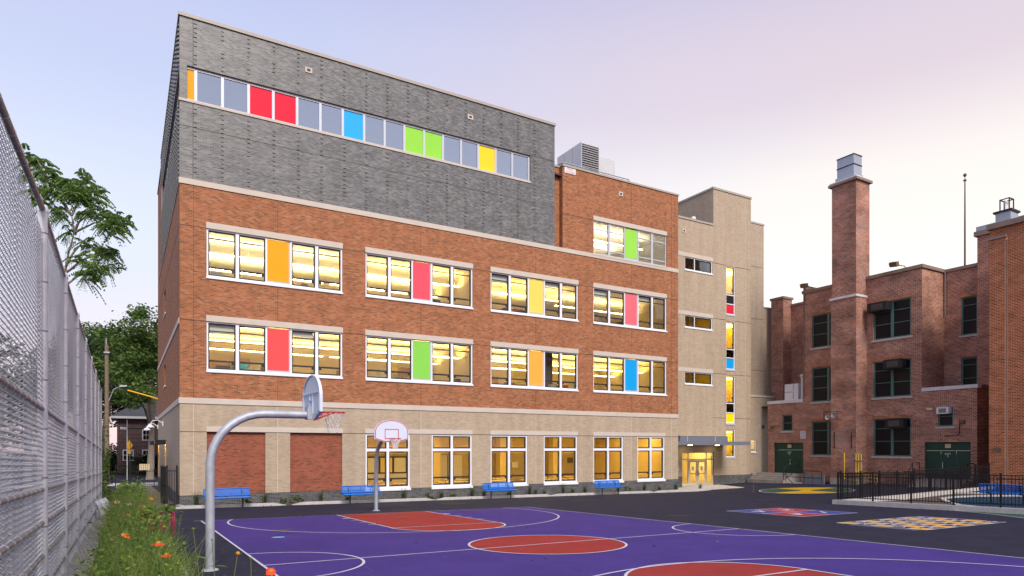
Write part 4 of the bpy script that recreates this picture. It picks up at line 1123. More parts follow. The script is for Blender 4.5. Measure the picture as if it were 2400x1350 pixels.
for a, b, z0, z1 in nar:
    f = MB(); y = TY + 0.05; t = 0.07; mid = a + (b - a) * 0.36
    f.box(a, b, y, y + .1, z0, z0 + t, 'white_frame'); f.box(a, b, y, y + .1, z1 - t, z1, 'white_frame')
    for x in (a, b - t, mid - t / 2): f.box(x, x + t, y, y + .1, z0 + t, z1 - t, 'white_frame')
    W = f.build('window', SB)
    for u, v in ((a + t, mid - t / 2), (mid + t / 2, b - t)): sash(W, u, v, z0 + t, z1 - t, y + 0.04, [], 'right' if u == a + t else 'left')
    q = MB(); q.box(a - .03, b + .03, TY - .04, TY + .05, z0 - .09, z0 + 0.002, 'white_frame'); q.build('sill', W)
def vwin(segs, a=40.2, b=41.2, y=TY + 0.05):
    f = MB(); t = 0.07; zs = [s[0] for s in segs] + [segs[-1][1]]
    for x in (a, b - t): f.box(x, x + t, y, y + .1, zs[0], zs[-1], 'white_frame')
    for z in zs: f.box(a + t, b - t, y, y + .1, z - t / 2 if z not in (zs[0], zs[-1]) else (z if z == zs[0] else z - t), z + t / 2 if z not in (zs[0], zs[-1]) else (z + t if z == zs[0] else z), 'white_frame')
    W = f.build('window', SB)
    for z0, z1, mm in segs:
        if mm == 'clear': sash(W, a + t, b - t, z0 + .04, z1 - .04, y + 0.04, [], 'right')
        elif mm == 'dark_glass':
            q = MB(); q.box(a + t, b - t, y + .05, y + .06, z0 + .035, z1 - .035, 'dark_glass'); q.build('pane', W)
        else:
            q = MB(); q.box(a + t, b - t, y + .04, y + .06, z0 + .035, z1 - .035, mm); q.build('coloured_panel', W)
    q = MB(); q.box(a - .03, b + .03, TY - .03, TY + .05, zs[0] - .13, zs[0] + .002, 'silver_frame'); q.build('sill', W)
vwin([(13.02, 13.84, 'panel_scarlet'), (13.84, 14.54, 'dark_glass'), (14.54, 16.76, 'clear')])
vwin([(8.75, 9.65, 'panel_blue'), (9.65, 10.31, 'dark_glass'), (10.31, 12.48, 'clear')])
vwin([(4.55, 5.38, 'panel_lemon'), (5.38, 6.11, 'dark_glass'), (6.11, 8.30, 'clear')])
vwin([(1.93, 4.06, 'clear')])
q = MB(); f = MB()
f.box(43.3, 43.93, 36.04, 36.1, 2.32, 2.39, 'white_frame'); f.box(43.3, 43.93, 36.04, 36.1, 3.25, 3.32, 'white_frame'); f.box(43.86, 43.93, 36.04, 36.1, 2.39, 3.25, 'white_frame'); f.box(43.3, 43.37, 36.04, 36.1, 2.39, 3.25, 'white_frame')
W = f.build('window', SB); q.box(43.37, 43.86, 36.06, 36.07, 2.39, 3.25, 'clear_glass'); q.build('pane', W)
q = MB(); q.box(43.2, 43.98, 35.94, 36.04, 2.22, 2.315, 'white_frame'); q.build('sill', W)
q = MB(); q.box(44.6, 44.9, 35.97, 36.01, 4.2, 4.5, 'louvre_dark'); q.build('wall_vent', SB)
# interiors: stair (yellow), small rooms (olive), entrance lobby
m = MB()
m.box(39.6, 39.62, 36.0, 40, -0.2, 22, 'stair_wall'); m.box(42.8, 42.82, 36.0, 40, -0.2, 22, 'stair_wall'); m.box(39.62, 42.8, 39.98, 40, -0.2, 22, 'stair_wall')
for z in (4.25, 8.5, 12.75, 17.0): m.box(39.62, 42.8, 36.0, 39.98, z, z + 0.12, 'stair_wall')
for z in (1.9, 6.1, 10.3, 14.5): m.bar((39.9, 38.9, z - 1.4), (42.5, 38.9, z + 1.4), 1.3, 0.15, 'stair_wall')
m.build('stair_interior', SB)
for z, nm in ((3.9, 'lowest'), (8.2, 'second'), (12.45, 'third'), (16.7, 'topmost')):
    p = MB(); p.box(39.75, 42.7, 36.6, 38.4, z, z + 0.04, 'lamp_stair'); o = settle(p.build('stair_light'), (41.5, 37.05, z)); tag(o, 'stairwell ceiling light behind the %s tall slot window of the beige tower' % nm, 'ceiling light', 'stairwell lights')
m = MB()
for z0 in (15.0, 10.8, 6.6):
    m.box(35.0, 39.5, 39.0, 39.05, z0, z0 + 2.4, 'cafe_tile'); m.box(35.0, 39.5, 36.0, 39.0, z0 + 2.4, z0 + 2.45, 'cafe_tile'); m.box(35.0, 39.5, 36.0, 39.0, z0 - .06, z0, 'room_floor')
m.build('small_room_interior', SB)
for z, nm, s in ((12.9, 'middle', 1), (8.7, 'lower', 1)):
    p = MB(); p.box(36.0, 38.5, 37.2, 37.6, z, z + 0.03, 'lamp_stair'); o = settle(p.build('ceiling_light'), (37.2, 37.4, z)); tag(o, 'ceiling light behind the %s wide low window of the beige tower' % nm, 'ceiling light', 'stairwell lights')
m = MB(); m.box(34.8, 39.4, 41.0, 41.05, -0.2, 2.9, 'cafe_wall'); m.box(34.8, 34.85, 36.0, 41, -0.2, 2.9, 'cafe_wall'); m.box(39.35, 39.4, 36.0, 41, -0.2, 2.9, 'cafe_wall'); m.box(34.85, 39.35, 36.0, 41, 2.9, 2.95, 'room_ceiling'); m.box(34.85, 39.35, 36.0, 41, -0.24, -0.2, 'room_floor')
m.box(35.9, 36.7, 40.9, 41.0, 0.9, 1.7, 'board_white'); m.box(37.6, 38.3, 40.9, 41.0, 0.7, 1.5, 'panel_pale_yellow'); m.build('entrance_lobby', SB)
p = MB(); p.box(35.6, 38.8, 36.9, 38.0, 2.84, 2.88, 'lamp_lobby'); o = settle(p.build('ceiling_light'), (37.2, 37.7, 2.88)); tag(o, 'lobby ceiling light inside the glazed entrance doors', 'ceiling light')
p = MB(); p.box(43.1, 47.0, 37.5, 37.6, 1.5, 3.6, 'stair_wall'); p.box(43.1, 47.0, 36.3, 37.5, 3.6, 3.65, 'stair_wall'); p.box(47.0, 47.1, 36.3, 37.6, 1.5, 3.6, 'stair_wall'); p.build('small_room_interior', SB)
p = MB(); p.box(43.8, 45.8, 36.7, 36.9, 3.55, 3.595, 'lamp_lobby'); o = settle(p.build('ceiling_light'), (43.8, 37.0, 3.6)); tag(o, 'ceiling light behind the small window right of the tower', 'ceiling light')
# entrance storefront
f = MB(); y = TY + 0.06; a, b, z0, z1 = 35.55, 38.85, -0.24, 2.34; t = 0.07
xs = [a, 36.24, 38.12, b]
for x in (a, 36.24 - .05, 38.12 - .02, b - t): f.box(x, x + t, y, y + .1, z0, z1, 'door_metal')
f.box(a + t, b - t, y + .004, y + .096, z1 - t, z1, 'door_metal'); f.box(a + t, b - t, y + .004, y + .096, 1.74, 1.83, 'door_metal'); f.box(a + t, 36.19, y + .004, y + .096, z0, z0 + .22, 'door_metal'); f.box(38.17, b - t, y + .004, y + .096, z0, z0 + .22, 'door_metal')
EN = f.build('entrance_frame', SB)
q = MB(); q.box(a + t, 36.19, y + .04, y + .05, z0 + .22, 1.74, 'clear_glass'); q.box(38.17, b - t, y + .04, y + .05, z0 + .22, 1.74, 'clear_glass'); q.box(a + t, b - t, y + .04, y + .05, 1.83, z1 - t, 'clear_glass'); q.build('pane', EN)
for u, v, hs in ((36.27, 37.17, 1), (37.20, 38.09, -1)):
    d = MB(); st_ = 0.13
    d.box(u, u + st_, y, y + .06, z0 + .01, 1.72, 'door_metal'); d.box(v - st_, v, y, y + .06, z0 + .01, 1.72, 'door_metal'); d.box(u + st_, v - st_, y, y + .06, z0 + .01, z0 + .27, 'door_metal'); d.box(u + st_, v - st_, y, y + .06, 1.58, 1.72, 'door_metal')
    D = d.build('door', SB)
    q = MB(); q.box(u + st_, v - st_, y + .025, y + .035, z0 + .27, 1.58, 'clear_glass'); q.build('pane', D)
    q = MB(); hx = v - .08 if hs > 0 else u + .05; q.tube([(hx, y - .06, 0.55), (hx, y - .06, 0.95)], 0.018, 'dark_sash', 6); q.box(u + st_, v - st_, y + .05, y + .08, 0.68, 0.74, 'silver_frame'); q.build('handle', D)
    q = MB(); q.box(u + .3, u + .56, y + .018, y + .024, 0.95, 1.25, 'sign_white'); q.build('paper_notice', D)
q = MB(); q.box(35.05, 35.2, TY - .03, TY, 0.95, 1.2, 'sign_white'); q.build('wall_panel', SB)
# canopy with two downlights
c = MB(); c.box(X1 + 0.02, 39.80, 33.15, TY, 2.85, 3.11, 'canopy_metal'); c.box(34.9, 39.86, TY - 0.45, TY, 3.11, 3.52, 'canopy_metal'); c.box(34.88, 39.88, TY - 0.47, TY, 3.52, 3.56, 'metal_coping')
for x in (35.6, 38.5): c.box(x, x + 0.05, TY - 0.455, TY - 0.44, 3.12, 3.5, 'silver_frame')
CN = c.build('entrance_canopy', SB)
for x in (35.6, 38.4):
    q = MB(); q.lathe((x, 35.0, 2.832), [(0.0, 0), (0.16, 0), (0.16, 0.017)], 'lamp_spot', 16); q.build('downlight', CN)

# ================================================================ fixed to the school roof
hx, hy, hz = 26.85, 36.3, 19.35
hv = thing('rooftop_air_handler', (hx, hy, hz), 'big pale grey rooftop ventilation unit with black louvres', 'ventilation unit')
m = MB(); m.box(26.75, 28.25, 36.3, 39.2, 19.3, 23.45, 'hvac_metal'); m.box(28.25, 30.15, 36.9, 39.0, 19.3, 23.1, 'hvac_metal'); m.box(26.75, 28.2, 39.2, 44.5, 19.3, 23.0, 'hvac_metal')
for y in (37.3, 38.3): m.box(26.74, 26.752, y, y + .03, 19.4, 23.4, 'metal_coping')
m.build('casing', hv)
m = MB(); m.box(26.80, 28.20, 36.285, 36.30, 19.9, 23.35, 'louvre_dark')
for z in np.arange(19.95, 23.3, 0.155): m.obox((27.5, 36.26, z), (0.70, 0, 0), (0, 0.045, 0.030), (0, -0.012, 0.022), 'hvac_metal')
m.build('louvre', hv)
rl = thing('roof_railing', (23.8, 34.6, 19.3), 'thin grey guard railing along the red brick roof edge', 'railing')
m = MB(); zt = 20.62
m.tube([(23.9, 37.5, zt), (23.75, 34.5, zt), (23.85, 34.2, zt), (29.1, 34.2, zt), (29.3, 34.3, zt - .1), (29.35, 34.4, 19.9)], 0.03, 'zinc', 6); m.tube([(23.9, 37.5, zt - .45), (23.85, 34.2, zt - .45), (29.1, 34.2, zt - .45)], 0.022, 'zinc', 6); m.build('rail', rl)
for x in (23.9, 25.4, 27.0, 28.6):
    m = MB(); m.tube([(x, 34.2, 19.3), (x, 34.2, zt)], 0.025, 'zinc', 6); m.build('post', rl)
sg = thing('access_sign', (23.46, FY - 0.03, 19.45), 'small white sign with faded lettering high on the red brick corner', 'sign')
m = MB(); m.box(23.05, 23.88, FY - 0.03, FY - 0.004, 19.40, 19.74, 'sign_white'); m.build('sign_plate', sg)
text_mesh('FDNY\nACCESS', 0.19, 'sign_text_red', (23.465, FY - 0.033, 19.575), (1, 0, 0), (0, 0, 1), (0, -1, 0), 'lettering', sg)
cf = tag(settle(MB().lathe((37.2, TY + 0.5, 19.9), [(0.0, 0), (0.16, 0.0), (0.2, 0.12), (0.14, 0.25), (0.0, 0.3)], 'hvac_white', 14).build('security_camera'), (37.2, TY + .5, 19.7)), 'small white dome camera on the beige tower parapet', 'camera')

# ================================================================ THE OLD BRICK BUILDING
OX = 44.4
OB = thing('brick_building', (OX, 27.0, 0.1), 'older dark brick building with a tall chimney and green framed windows', 'building')
YR = 23.40                 # where the main face steps back
RXB = 47.1                 # recessed face
bigw = [(24.09, 26.60, 10.02, 12.55), (24.09, 26.60, 6.07, 8.56), (24.09, 26.60, 2.08, 4.64)]
lefw = [(28.70, 31.31, 10.09, 12.55), (28.70, 31.31, 6.07, 8.62), (28.70, 31.31, 2.10, 4.62)]
lb1w, lb1d = (32.99, 33.91, 3.95, 5.22), (32.05, 34.70, 0.68, 3.05)
lb2w, lb2d = (21.53, 22.43, 4.00, 5.25), (20.55, 23.24, 0.70, 3.03)
m = MB()
wall(m, 'x', OX, YR, 32.05, -0.3, 14.30, bigw + lefw, 0.16, 'old_brick')
wall(m, 'x', OX, 32.05, 35.25, -0.3, 6.12, [lb1w, lb1d], 0.22, 'old_brick')
wall(m, 'x', OX, 20.20, YR, -0.3, 6.30, [lb2w, lb2d], 0.22, 'old_brick')
m.face([(OX, 20.2, -.3), (RXB + 1, 20.2, -.3), (RXB + 1, 20.2, 6.3), (OX, 20.2, 6.3)], 'old_brick')          # side of the low block by the wing
m.face([(OX, YR, 6.2), (RXB, YR, 6.2), (RXB, YR, 14.3), (OX, YR, 14.3)], 'old_brick')
rw = [(21.40, 22.36, 9.97, 12.46), (21.40, 22.36, 6.36, 8.52)]
wall(m, 'x', RXB, 20.95, YR, 6.2, 14.30, rw, 0.16, 'old_brick')
wall(m, 'x', RXB - 0.15, 17, 21.35, -0.3, 16.15, [], 0.16, 'old_brick'); m.face([(RXB - .15, 21.35, 6.2), (RXB + 3, 21.35, 6.2), (RXB + 3, 21.35, 16.15), (RXB - .15, 21.35, 16.15)], 'old_brick')
# recessed left end with its square pier
wall(m, 'x', 47.2, 32.0, 36.6, 6.0, 14.25, [], 0.1, 'old_brick')
m.box(46.2, 47.3, 35.18, 36.35, 6.0, 14.80, 'old_brick')
m.face([(OX, 32.05, 6.0), (47.3, 32.05, 6.0), (47.3, 32.05, 14.3), (OX, 32.05, 14.3)], 'old_brick')
m.face([(OX, 32.05, 14.3), (OX + 12, 32.05, 14.3), (OX + 12, 32.05, 15.0), (OX, 32.05, 15.0)], 'old_brick')
m.build('brick_wall', OB)
m = MB()     # soldier courses
for a, b, z0, z1 in bigw + lefw: m.box(OX - 0.012, OX + 0.1, a - 0.1, b + 0.1, z1, z1 + 0.20, 'old_brick_orange')
for a, b, z0, z1 in rw: m.box(RXB - 0.012, RXB + 0.1, a - 0.1, b + 0.1, z1, z1 + 0.20, 'old_brick_orange')
m.build_each('brick_header', OB)
m = MB()
m.box(OX - 0.12, OX + 0.35, YR - 0.1, 27.05, 14.30, 14.52, 'old_stone_brown'); m.box(OX - 0.12, OX + 0.35, 28.9, 32.1, 14.30, 14.52, 'old_stone_brown'); m.box(OX + .35, RXB, YR - 0.1, YR + 0.3, 14.303, 14.517, 'old_stone_brown')
m.box(RXB - 0.1, RXB + 0.3, 21.35, YR - .1, 14.30, 14.50, 'old_stone_brown'); m.box(RXB - 0.28, RXB + 0.3, 17, 21.5, 16.15, 16.45, 'old_stone_brown'); m.box(RXB - 0.2, RXB + 0.3, 17, 21.4, 16.45, 16.75, 'zinc')
m.box(47.1, 47.5, 32.1, 36.6, 14.25, 14.42, 'old_stone_brown'); m.box(46.12, 47.4, 35.1, 36.43, 14.80, 14.98, 'old_stone_brown')
m.build_each('stone_coping', OB)
m = MB(); m.box(OX - 0.06, OX + 0.5, 32.05, 35.25, 6.12, 6.36, 'white_stone'); m.box(OX - 0.06, OX + 0.4, 20.14, YR, 6.30, 6.52, 'white_stone'); m.box(OX + 0.4, RXB, 20.14, 20.5, 6.303, 6.517, 'old_stone_brown'); m.build_each('low_roof_coping', OB)
m = MB(); m.box(OX + .2, 47.1, 32.1, 36, 5.9, 6.0, 'joint_sealant'); m.box(OX + .2, RXB, 20.4, YR, 6.1, 6.2, 'joint_sealant'); m.box(OX + .3, OX + 14, YR + .2, 32, 13.9, 14.0, 'joint_sealant'); m.build_each('roof_deck', OB)
# chimney
CHX0, CHY0, CHY1 = 43.15, 27.06, 28.94
c = MB(); c.box(CHX0, OX + 0.4, CHY0, CHY1, 0.55, 13.05, 'chimney_brick'); c.box(CHX0 + 0.05, OX + 0.35, CHY0 + .03, CHY1 - .05, 13.05, 21.05, 'chimney_brick')
c.build('chimney', OB); CH = [o for o in OB.children if o.name.startswith('chimney')][0]
c = MB(); c.box(CHX0 - 0.06, OX + 0.40, CHY0 - 0.05, CHY1 + 0.06, 13.05, 13.20, 'white_stone'); c.build('chimney_band', CH)
c = MB(); c.box(CHX0 - 0.12, OX + 0.5, CHY0 - 0.12, CHY1 + 0.14, 21.05, 21.22, 'old_stone_brown'); c.box(CHX0 - 0.05, OX + 0.42, CHY0 - .05, CHY1 + .08, 21.22, 21.33, 'white_stone'); c.build('chimney_cap', CH)
c = MB(); c.box(CHX0 + 0.22, OX + 0.05, CHY0 + .30, CHY1 - .20, 21.33, 21.65, 'zinc'); c.box(CHX0 + 0.30, OX - .02, CHY0 + .36, CHY1 - .28, 21.65, 23.0, 'zinc')
c.box(CHX0 + 0.27, OX + 0.01, CHY0 + .33, CHY1 - .25, 22.28, 22.34, 'black_iron'); c.box(CHX0 + 0.27, OX + 0.01, CHY0 + .33, CHY1 - .25, 22.97, 23.03, 'black_iron'); c.build('chimney_flue', CH)
c = MB(); c.box(CHX0 - 0.04, OX + .2, CHY0 - .04, CHY1 + .04, -0.2, 0.55, 'strip_concrete'); c.build('chimney_base', CH)
c = MB(); c.box(CHX0 - 0.05, CHX0 - 0.002, 28.62, 28.68, 2.6, 3.75, 'rust'); c.box(CHX0 - 0.05, CHX0 - 0.002, 27.35, 27.41, 2.6, 3.75, 'rust'); c.build_each('iron_strap', CH)

def owin(a, b, z0, z1, x, mull=True, rows=(0.36, 0.70), sill='old_stone'):
    f = MB(); t = 0.09; xx = x + 0.06
    f.box(xx, xx + .08, a, b, z0, z0 + t, 'green_frame'); f.box(xx, xx + .08, a, b, z1 - t, z1, 'green_frame')
    for y in [a, b - t] + ([(a + b) / 2 - 0.09] if mull else []): f.box(xx - (0.01 if mull and y not in (a, b - t) else 0), xx + .08, y, y + (0.18 if mull and y not in (a, b - t) else t), z0 + t, z1 - t, 'green_frame')
    W = f.build('window', OB)
    cols = [(a + t, (a + b) / 2 - .09), ((a + b) / 2 + .09, b - t)] if mull else [(a + t, b - t)]
    for u, v in cols:
        s = MB()
        for r in rows: z = z0 + (z1 - z0) * r; s.box(xx + .01, xx + .05, u, v, z - .022, z + .022, 'green_frame')
        s.build_each('glazing_bar', W)
        q = MB(); q.box(xx + .05, xx + .06, u, v, z0 + t, z1 - t, 'old_glass'); q.build('pane', W)
    q = MB(); q.box(x - 0.06, x + .06, a - .12, b + .12, z0 - .12, z0 + .002, sill); q.build('sill', W)
    return W
for w in bigw + lefw: owin(*w, OX, rows=(0.40, 0.735))
for w in rw: owin(*w, RXB, False, rows=(0.38, 0.78))
owin(*lb1w, OX, False, (0.5,)); owin(*lb2w, OX, False, (0.52,))
q = MB(); q.box(OX + 1.6, OX + 2.2, 20.13, 20.25, 1.2, 2.9, 'old_glass'); q.box(OX + 1.5, OX + 2.3, 20.12, 20.22, 1.08, 1.2, 'old_stone'); q.box(OX + 1.75, OX + 2.05, 20.14, 20.21, 3.0, 3.5, 'old_stone'); q.build('window', OB)
for (a, b, z0, z1), lv in ((lb1d, 2), (lb2d, 3)):
    d = MB(); xx = OX + 0.14; zt = 2.52
    d.box(xx, xx + .06, a, b, zt, z1, 'green_steel'); n = lv; w = (b - a) / n
    for k in range(n + 1):
        y = a + k * w; d.box(xx - .008, xx, max(a, y - .03), min(b, y + .03), z0, zt, 'green_steel')
    d.box(xx - .006, xx, a, b, zt - .03, zt + .03, 'green_steel')
    for k in range(n): d.box(xx, xx + .05, a + k * w + .035, a + (k + 1) * w - .035, z0 + .02, zt - .035, 'green_steel')
    D = d.build('door', OB)
    k0 = 0 if lv == 2 else 1
    hy = a + (k0 + 1) * w - 0.16 if lv == 3 else a + w - .14
    q = MB(); q.tube([(xx - .07, hy, 1.35), (xx - .07, hy, 1.75)], 0.022, 'hvac_metal', 6); q.build('handle', D)
    yc = a + (k0 + .5) * w if lv == 3 else a + 1.28
    q = MB(); q.box(xx - .03, xx - .004, yc - .16, yc + .16, 2.66, 2.90, 'sign_cream'); q.box(xx - .034, xx - .03, yc - .12, yc + .12, 2.80, 2.83, 'sign_text_grey'); q.box(xx - .034, xx - .03, yc - .10, yc + .10, 2.72, 2.74, 'sign_text_grey'); q.build('door_sign', D)
    text_mesh('EXIT\n4' if lv == 2 else 'EXIT\n5', 0.17, 'sign_white', (xx - .03, yc, 2.20), (0, -1, 0), (0, 0, 1), (-1, 0, 0), 'lettering', D)
# small fittings on the wall
q = MB(); q.tube([(44.36, 31.98, 6.4), (44.36, 31.98, 14.2)], 0.035, 'old_stone_brown', 6); q.tube([(44.9, 27.02, 8), (44.9, 27.02, 13.0)], 0.03, 'old_stone_brown', 6); q.build_each('downpipe', OB)
q = MB(); q.tube([(47.0, 23.3, 11.4), (47.0, 23.3, 14.3)], 0.05, 'old_stone_brown', 6); q.build('downpipe', OB)
q = MB(); q.box(OX - .12, OX, 34.65, 34.95, 4.2, 4.4, 'brown_metal'); q.tube([(OX - .04, 34.65, 4.35), (OX - .04, 34.2, 4.40), (OX - .04, 34.1, 4.3)], .02, 'rust', 5); q.build('wall_light', OB)
q = MB(); q.box(OX - .14, OX, 20.85, 21.15, 4.15, 4.38, 'brown_metal'); q.tube([(OX - .04, 21.15, 4.45), (OX - .04, 21.17, 3.55), (OX - .04, 21.3, 3.44), (OX - .04, 22.0, 3.42)], .025, 'rust', 5); q.build('wall_light', OB)
q = MB(); q.box(OX - .05, OX - .002, 22.75, 23.1, 5.08, 5.22, 'sign_cream'); q.build('wall_vent', OB)
sgn = thing('wall_sign', (OX - .03, 32.45, 3.7), 'small pale blue notice on the brick between the green door and the window', 'sign')
q = MB(); q.box(OX - .03, OX - .004, 31.83, 32.27, 3.35, 3.92, 'sign_white'); q.build('sign_plate', sgn)
q = MB()
for z in (3.82, 3.74, 3.62, 3.54, 3.46): q.box(OX - .034, OX - .03, 31.9, 32.2, z - .012, z + .012, 'paint_blue')
q.build('lettering', sgn)

# ---- nearer orange brick wing
WX = 42.5
WG = thing('brick_wing', (WX, 18.7, 0.2), 'tall orange brick wall at the right edge with a corner pilaster', 'building')
m = MB(); wall(m, 'x', WX, -6, 17.80, -0.3, 15.05, [], .1, 'old_brick_orange'); m.face([(WX, 17.8, 14.5), (WX, 18.66, 14.5), (WX, 18.66, 15.05), (WX, 17.8, 15.05)], 'old_brick_orange')
m.face([(WX, 18.66, -.3), (WX + 8, 18.66, -.3), (WX + 8, 18.66, 15.05), (WX, 18.66, 15.05)], 'old_brick_orange'); m.build('brick_wall', WG)
m = MB(); m.box(WX - 0.16, WX, 17.88, 18.66, -0.3, 14.42, 'old_brick_orange'); m.box(WX - .05, WX - .002, 17.80, 17.86, -.3, 14.3, 'old_stone_brown'); m.build('corner_pilaster', WG)
m = MB(); m.box(WX - 0.24, WX, 17.80, 18.72, 14.42, 14.58, 'old_stone_brown'); m.build('pilaster_cap', WG)
m = MB(); m.box(WX - 0.18, WX + .4, -6, 18.78, 15.05, 15.35, 'old_stone_brown'); m.build('stone_coping', WG)
m = MB(); m.box(WX - 0.18, WX - .16, 18.05, 18.45, 2.4, 2.68, 'brown_metal'); m.build('wall_plaque', WG)
m = MB(); m.box(43.0, 43.9, 17.86, 18.62, 15.0, 16.05, 'zinc'); m.box(42.92, 43.98, 17.78, 18.72, 16.05, 16.15, 'black_iron')
for x in (43.15, 43.65):
    for y in (17.98, 18.44): m.box(x, x + .05, y, y + .05, 16.15, 16.85, 'black_iron')
m.box(43.15, 43.70, 17.98, 18.03, 16.80, 16.85, 'black_iron'); m.box(43.15, 43.70, 18.44, 18.49, 16.80, 16.85, 'black_iron'); m.box(43.15, 43.20, 18.03, 18.44, 16.80, 16.85, 'black_iron'); m.box(43.65, 43.70, 18.03, 18.44, 16.80, 16.85, 'black_iron')
m.box(43.2, 43.65, 18.22, 18.25, 16.18, 16.75, 'hvac_white'); m.build('roof_vent', WG)

# ---- steps and rails at the two green doors
def steps(name, y0, y1, label, n=4):
    m = MB(); zt = 0.68
    m.box(43.5, OX, y0, y1, -0.3, zt, 'strip_concrete')
    for k in range(n - 1): m.box(43.5 - .36 * (k + 1), 43.5 - .36 * k, y0, y1, -0.4, zt - (zt - 0.08) / n * (k + 1), 'strip_concrete')
    return tag(settle(m.build(name), (43.9, (y0 + y1) / 2, 0)), label, 'steps')
steps('concrete_steps', 32.3, 35.6, 'broad concrete steps up to the left green door')
steps('concrete_steps', 20.4, 23.3, 'concrete steps behind the iron fence up to the right green door')
def iron(name, paths, loc, label, cat='railing', r=0.025, mm='black_iron', group=None):
    t = thing(name, loc, label, cat, group); rails = [p for p in paths if abs(p[0][2] - p[-1][2]) < 0.45 and len(p) > 1 and abs(Vector(p[0]).xy.length - Vector(p[-1]).xy.length) + (Vector(p[0]).xy - Vector(p[-1]).xy).length > .1]
    for p in paths:
        q = MB(); q.tube(p, r, mm, 6); q.build('rail' if p in rails else 'post', t)
    return t
iron('stair_railing', [[(42.5, 32.35, .1), (42.5, 32.35, 1.0)], [(42.5, 32.35, 1.0), (43.4, 32.35, 1.72), (44.3, 32.35, 1.72)], [(43.4, 32.35, .6), (43.4, 32.35, 1.72)], [(44.3, 32.35, 1.72), (44.3, 32.35, 1.2)], [(42.5, 32.35, .55), (43.4, 32.35, 1.2), (44.3, 32.35, 1.2)]], (42.5, 32.35, .1), 'black handrail beside the left green door')
iron('ramp_railing', [[(42.2, 31.9, .1), (42.2, 31.9, 1.0)], [(42.2, 31.9, 1.0), (42.2, 29.0, 1.0)], [(42.2, 31.9, .52), (42.2, 29.0, .52)], [(42.2, 30.4, .1), (42.2, 30.4, 1.0)], [(42.2, 29.0, .1), (42.2, 29.0, 1.0)], [(42.2, 31.85, .5), (42.2, 31.35, .08)]], (42.2, 31.9, .1), 'low black pipe railing in front of the pale blue areaway panel')
m = MB(); m.box(42.5, 42.56, 29.0, 30.8, -.1, 0.72, 'canopy_metal'); m.box(42.49, 42.5, 29.9, 29.93, -.1, .7, 'louvre_dark'); m.box(42.56, OX, 29.0, 32.3, -.2, 0.05, 'strip_concrete'); tag(settle(m.build('areaway_panel'), (42.5, 29.9, 0)), 'pale blue metal panel low against the brick behind the pipe railing', 'panel')
for y, w in ((23.5, 'left'), (20.3, 'right')):
    iron('stair_railing', [[(42.4, y, .1), (42.4, y, 1.05)], [(42.4, y, 1.05), (43.0, y, 1.15), (43.5, y, 1.7), (44.3, y, 1.7)], [(43.5, y, .6), (43.5, y, 1.7)], [(44.3, y, .6), (44.3, y, 1.7)], [(43.0, y, .2), (43.0, y, 1.15)]], (42.4, y, .1), 'black handrail on the %s of the right green door' % w)
# yellow gas pipes by the chimney
gpt = thing('gas_pipes', (43.0, 26.5, .1), 'cluster of bright yellow gas pipes bending along the chimney foot', 'pipe')
for k in range(3):
    q = MB(); y = 26.95 - 0.17 * k; x = 42.95 + .03 * k
    q.tube([(x, y, 0.35 if k == 0 else 0.85 - .18 * (2 - k)), (x, y, 2.2), (x, y + .10, 2.26)][::1], 0.028, 'yellow_pipe', 7); zz = 0.85 - .20 * (2 - k) if k else 0.42
    q.tube([(x, y, zz), (x, 25.35 + .12 * (2 - k) , zz), (x, 25.35 + .12 * (2 - k), zz - .28 if k else 0.2)], 0.028, 'yellow_pipe', 7); q.build('pipe', gpt)
q = MB(); q.box(42.9, 43.1, 26.5, 27.05, 1.75, 1.79, 'rust'); q.build('bracket', gpt)
gp2 = thing('gas_pipe', (43.08, 27.9, .3), 'single upright yellow gas pipe on the chimney face', 'pipe')
q = MB(); q.tube([(43.05, 27.95, 2.28), (43.05, 27.85, 2.3), (43.05, 27.85, 0.5), (43.05, 27.0, 0.42)], .035, 'yellow_pipe', 7); q.build('pipe', gp2)
# caged loudspeakers on the chimney
ls = thing('caged_loudspeaker', (42.8, 28.6, 4.6), 'pair of horn loudspeakers in a rusty cage on the chimney', 'loudspeaker')
q = MB()
for y in (28.1, 29.1):
    for z in (4.62, 5.18): q.bar((43.14, y, z), (42.6, y, z), .035, .035, 'rust')
    q.bar((42.6, y, 4.6), (42.6, y, 5.2), .035, .035, 'rust')
for z in (4.62, 5.18): q.bar((42.6, 28.1, z), (42.6, 29.1, z), .035, .035, 'rust')
for z in (4.8, 5.0): q.bar((42.6, 28.1, z), (42.6, 29.1, z), .01, .01, 'rust')
q.build('cage', ls)
for y, z in ((28.85, 4.82), (28.4, 4.95)):
    q = MB(); q.lathe((42.95, y, z), [(0.03, 0.0), (0.05, -0.1), (0.09, -0.2), (0.19, -0.3)], 'hvac_metal', 14, 'x'); q.build('horn', ls)
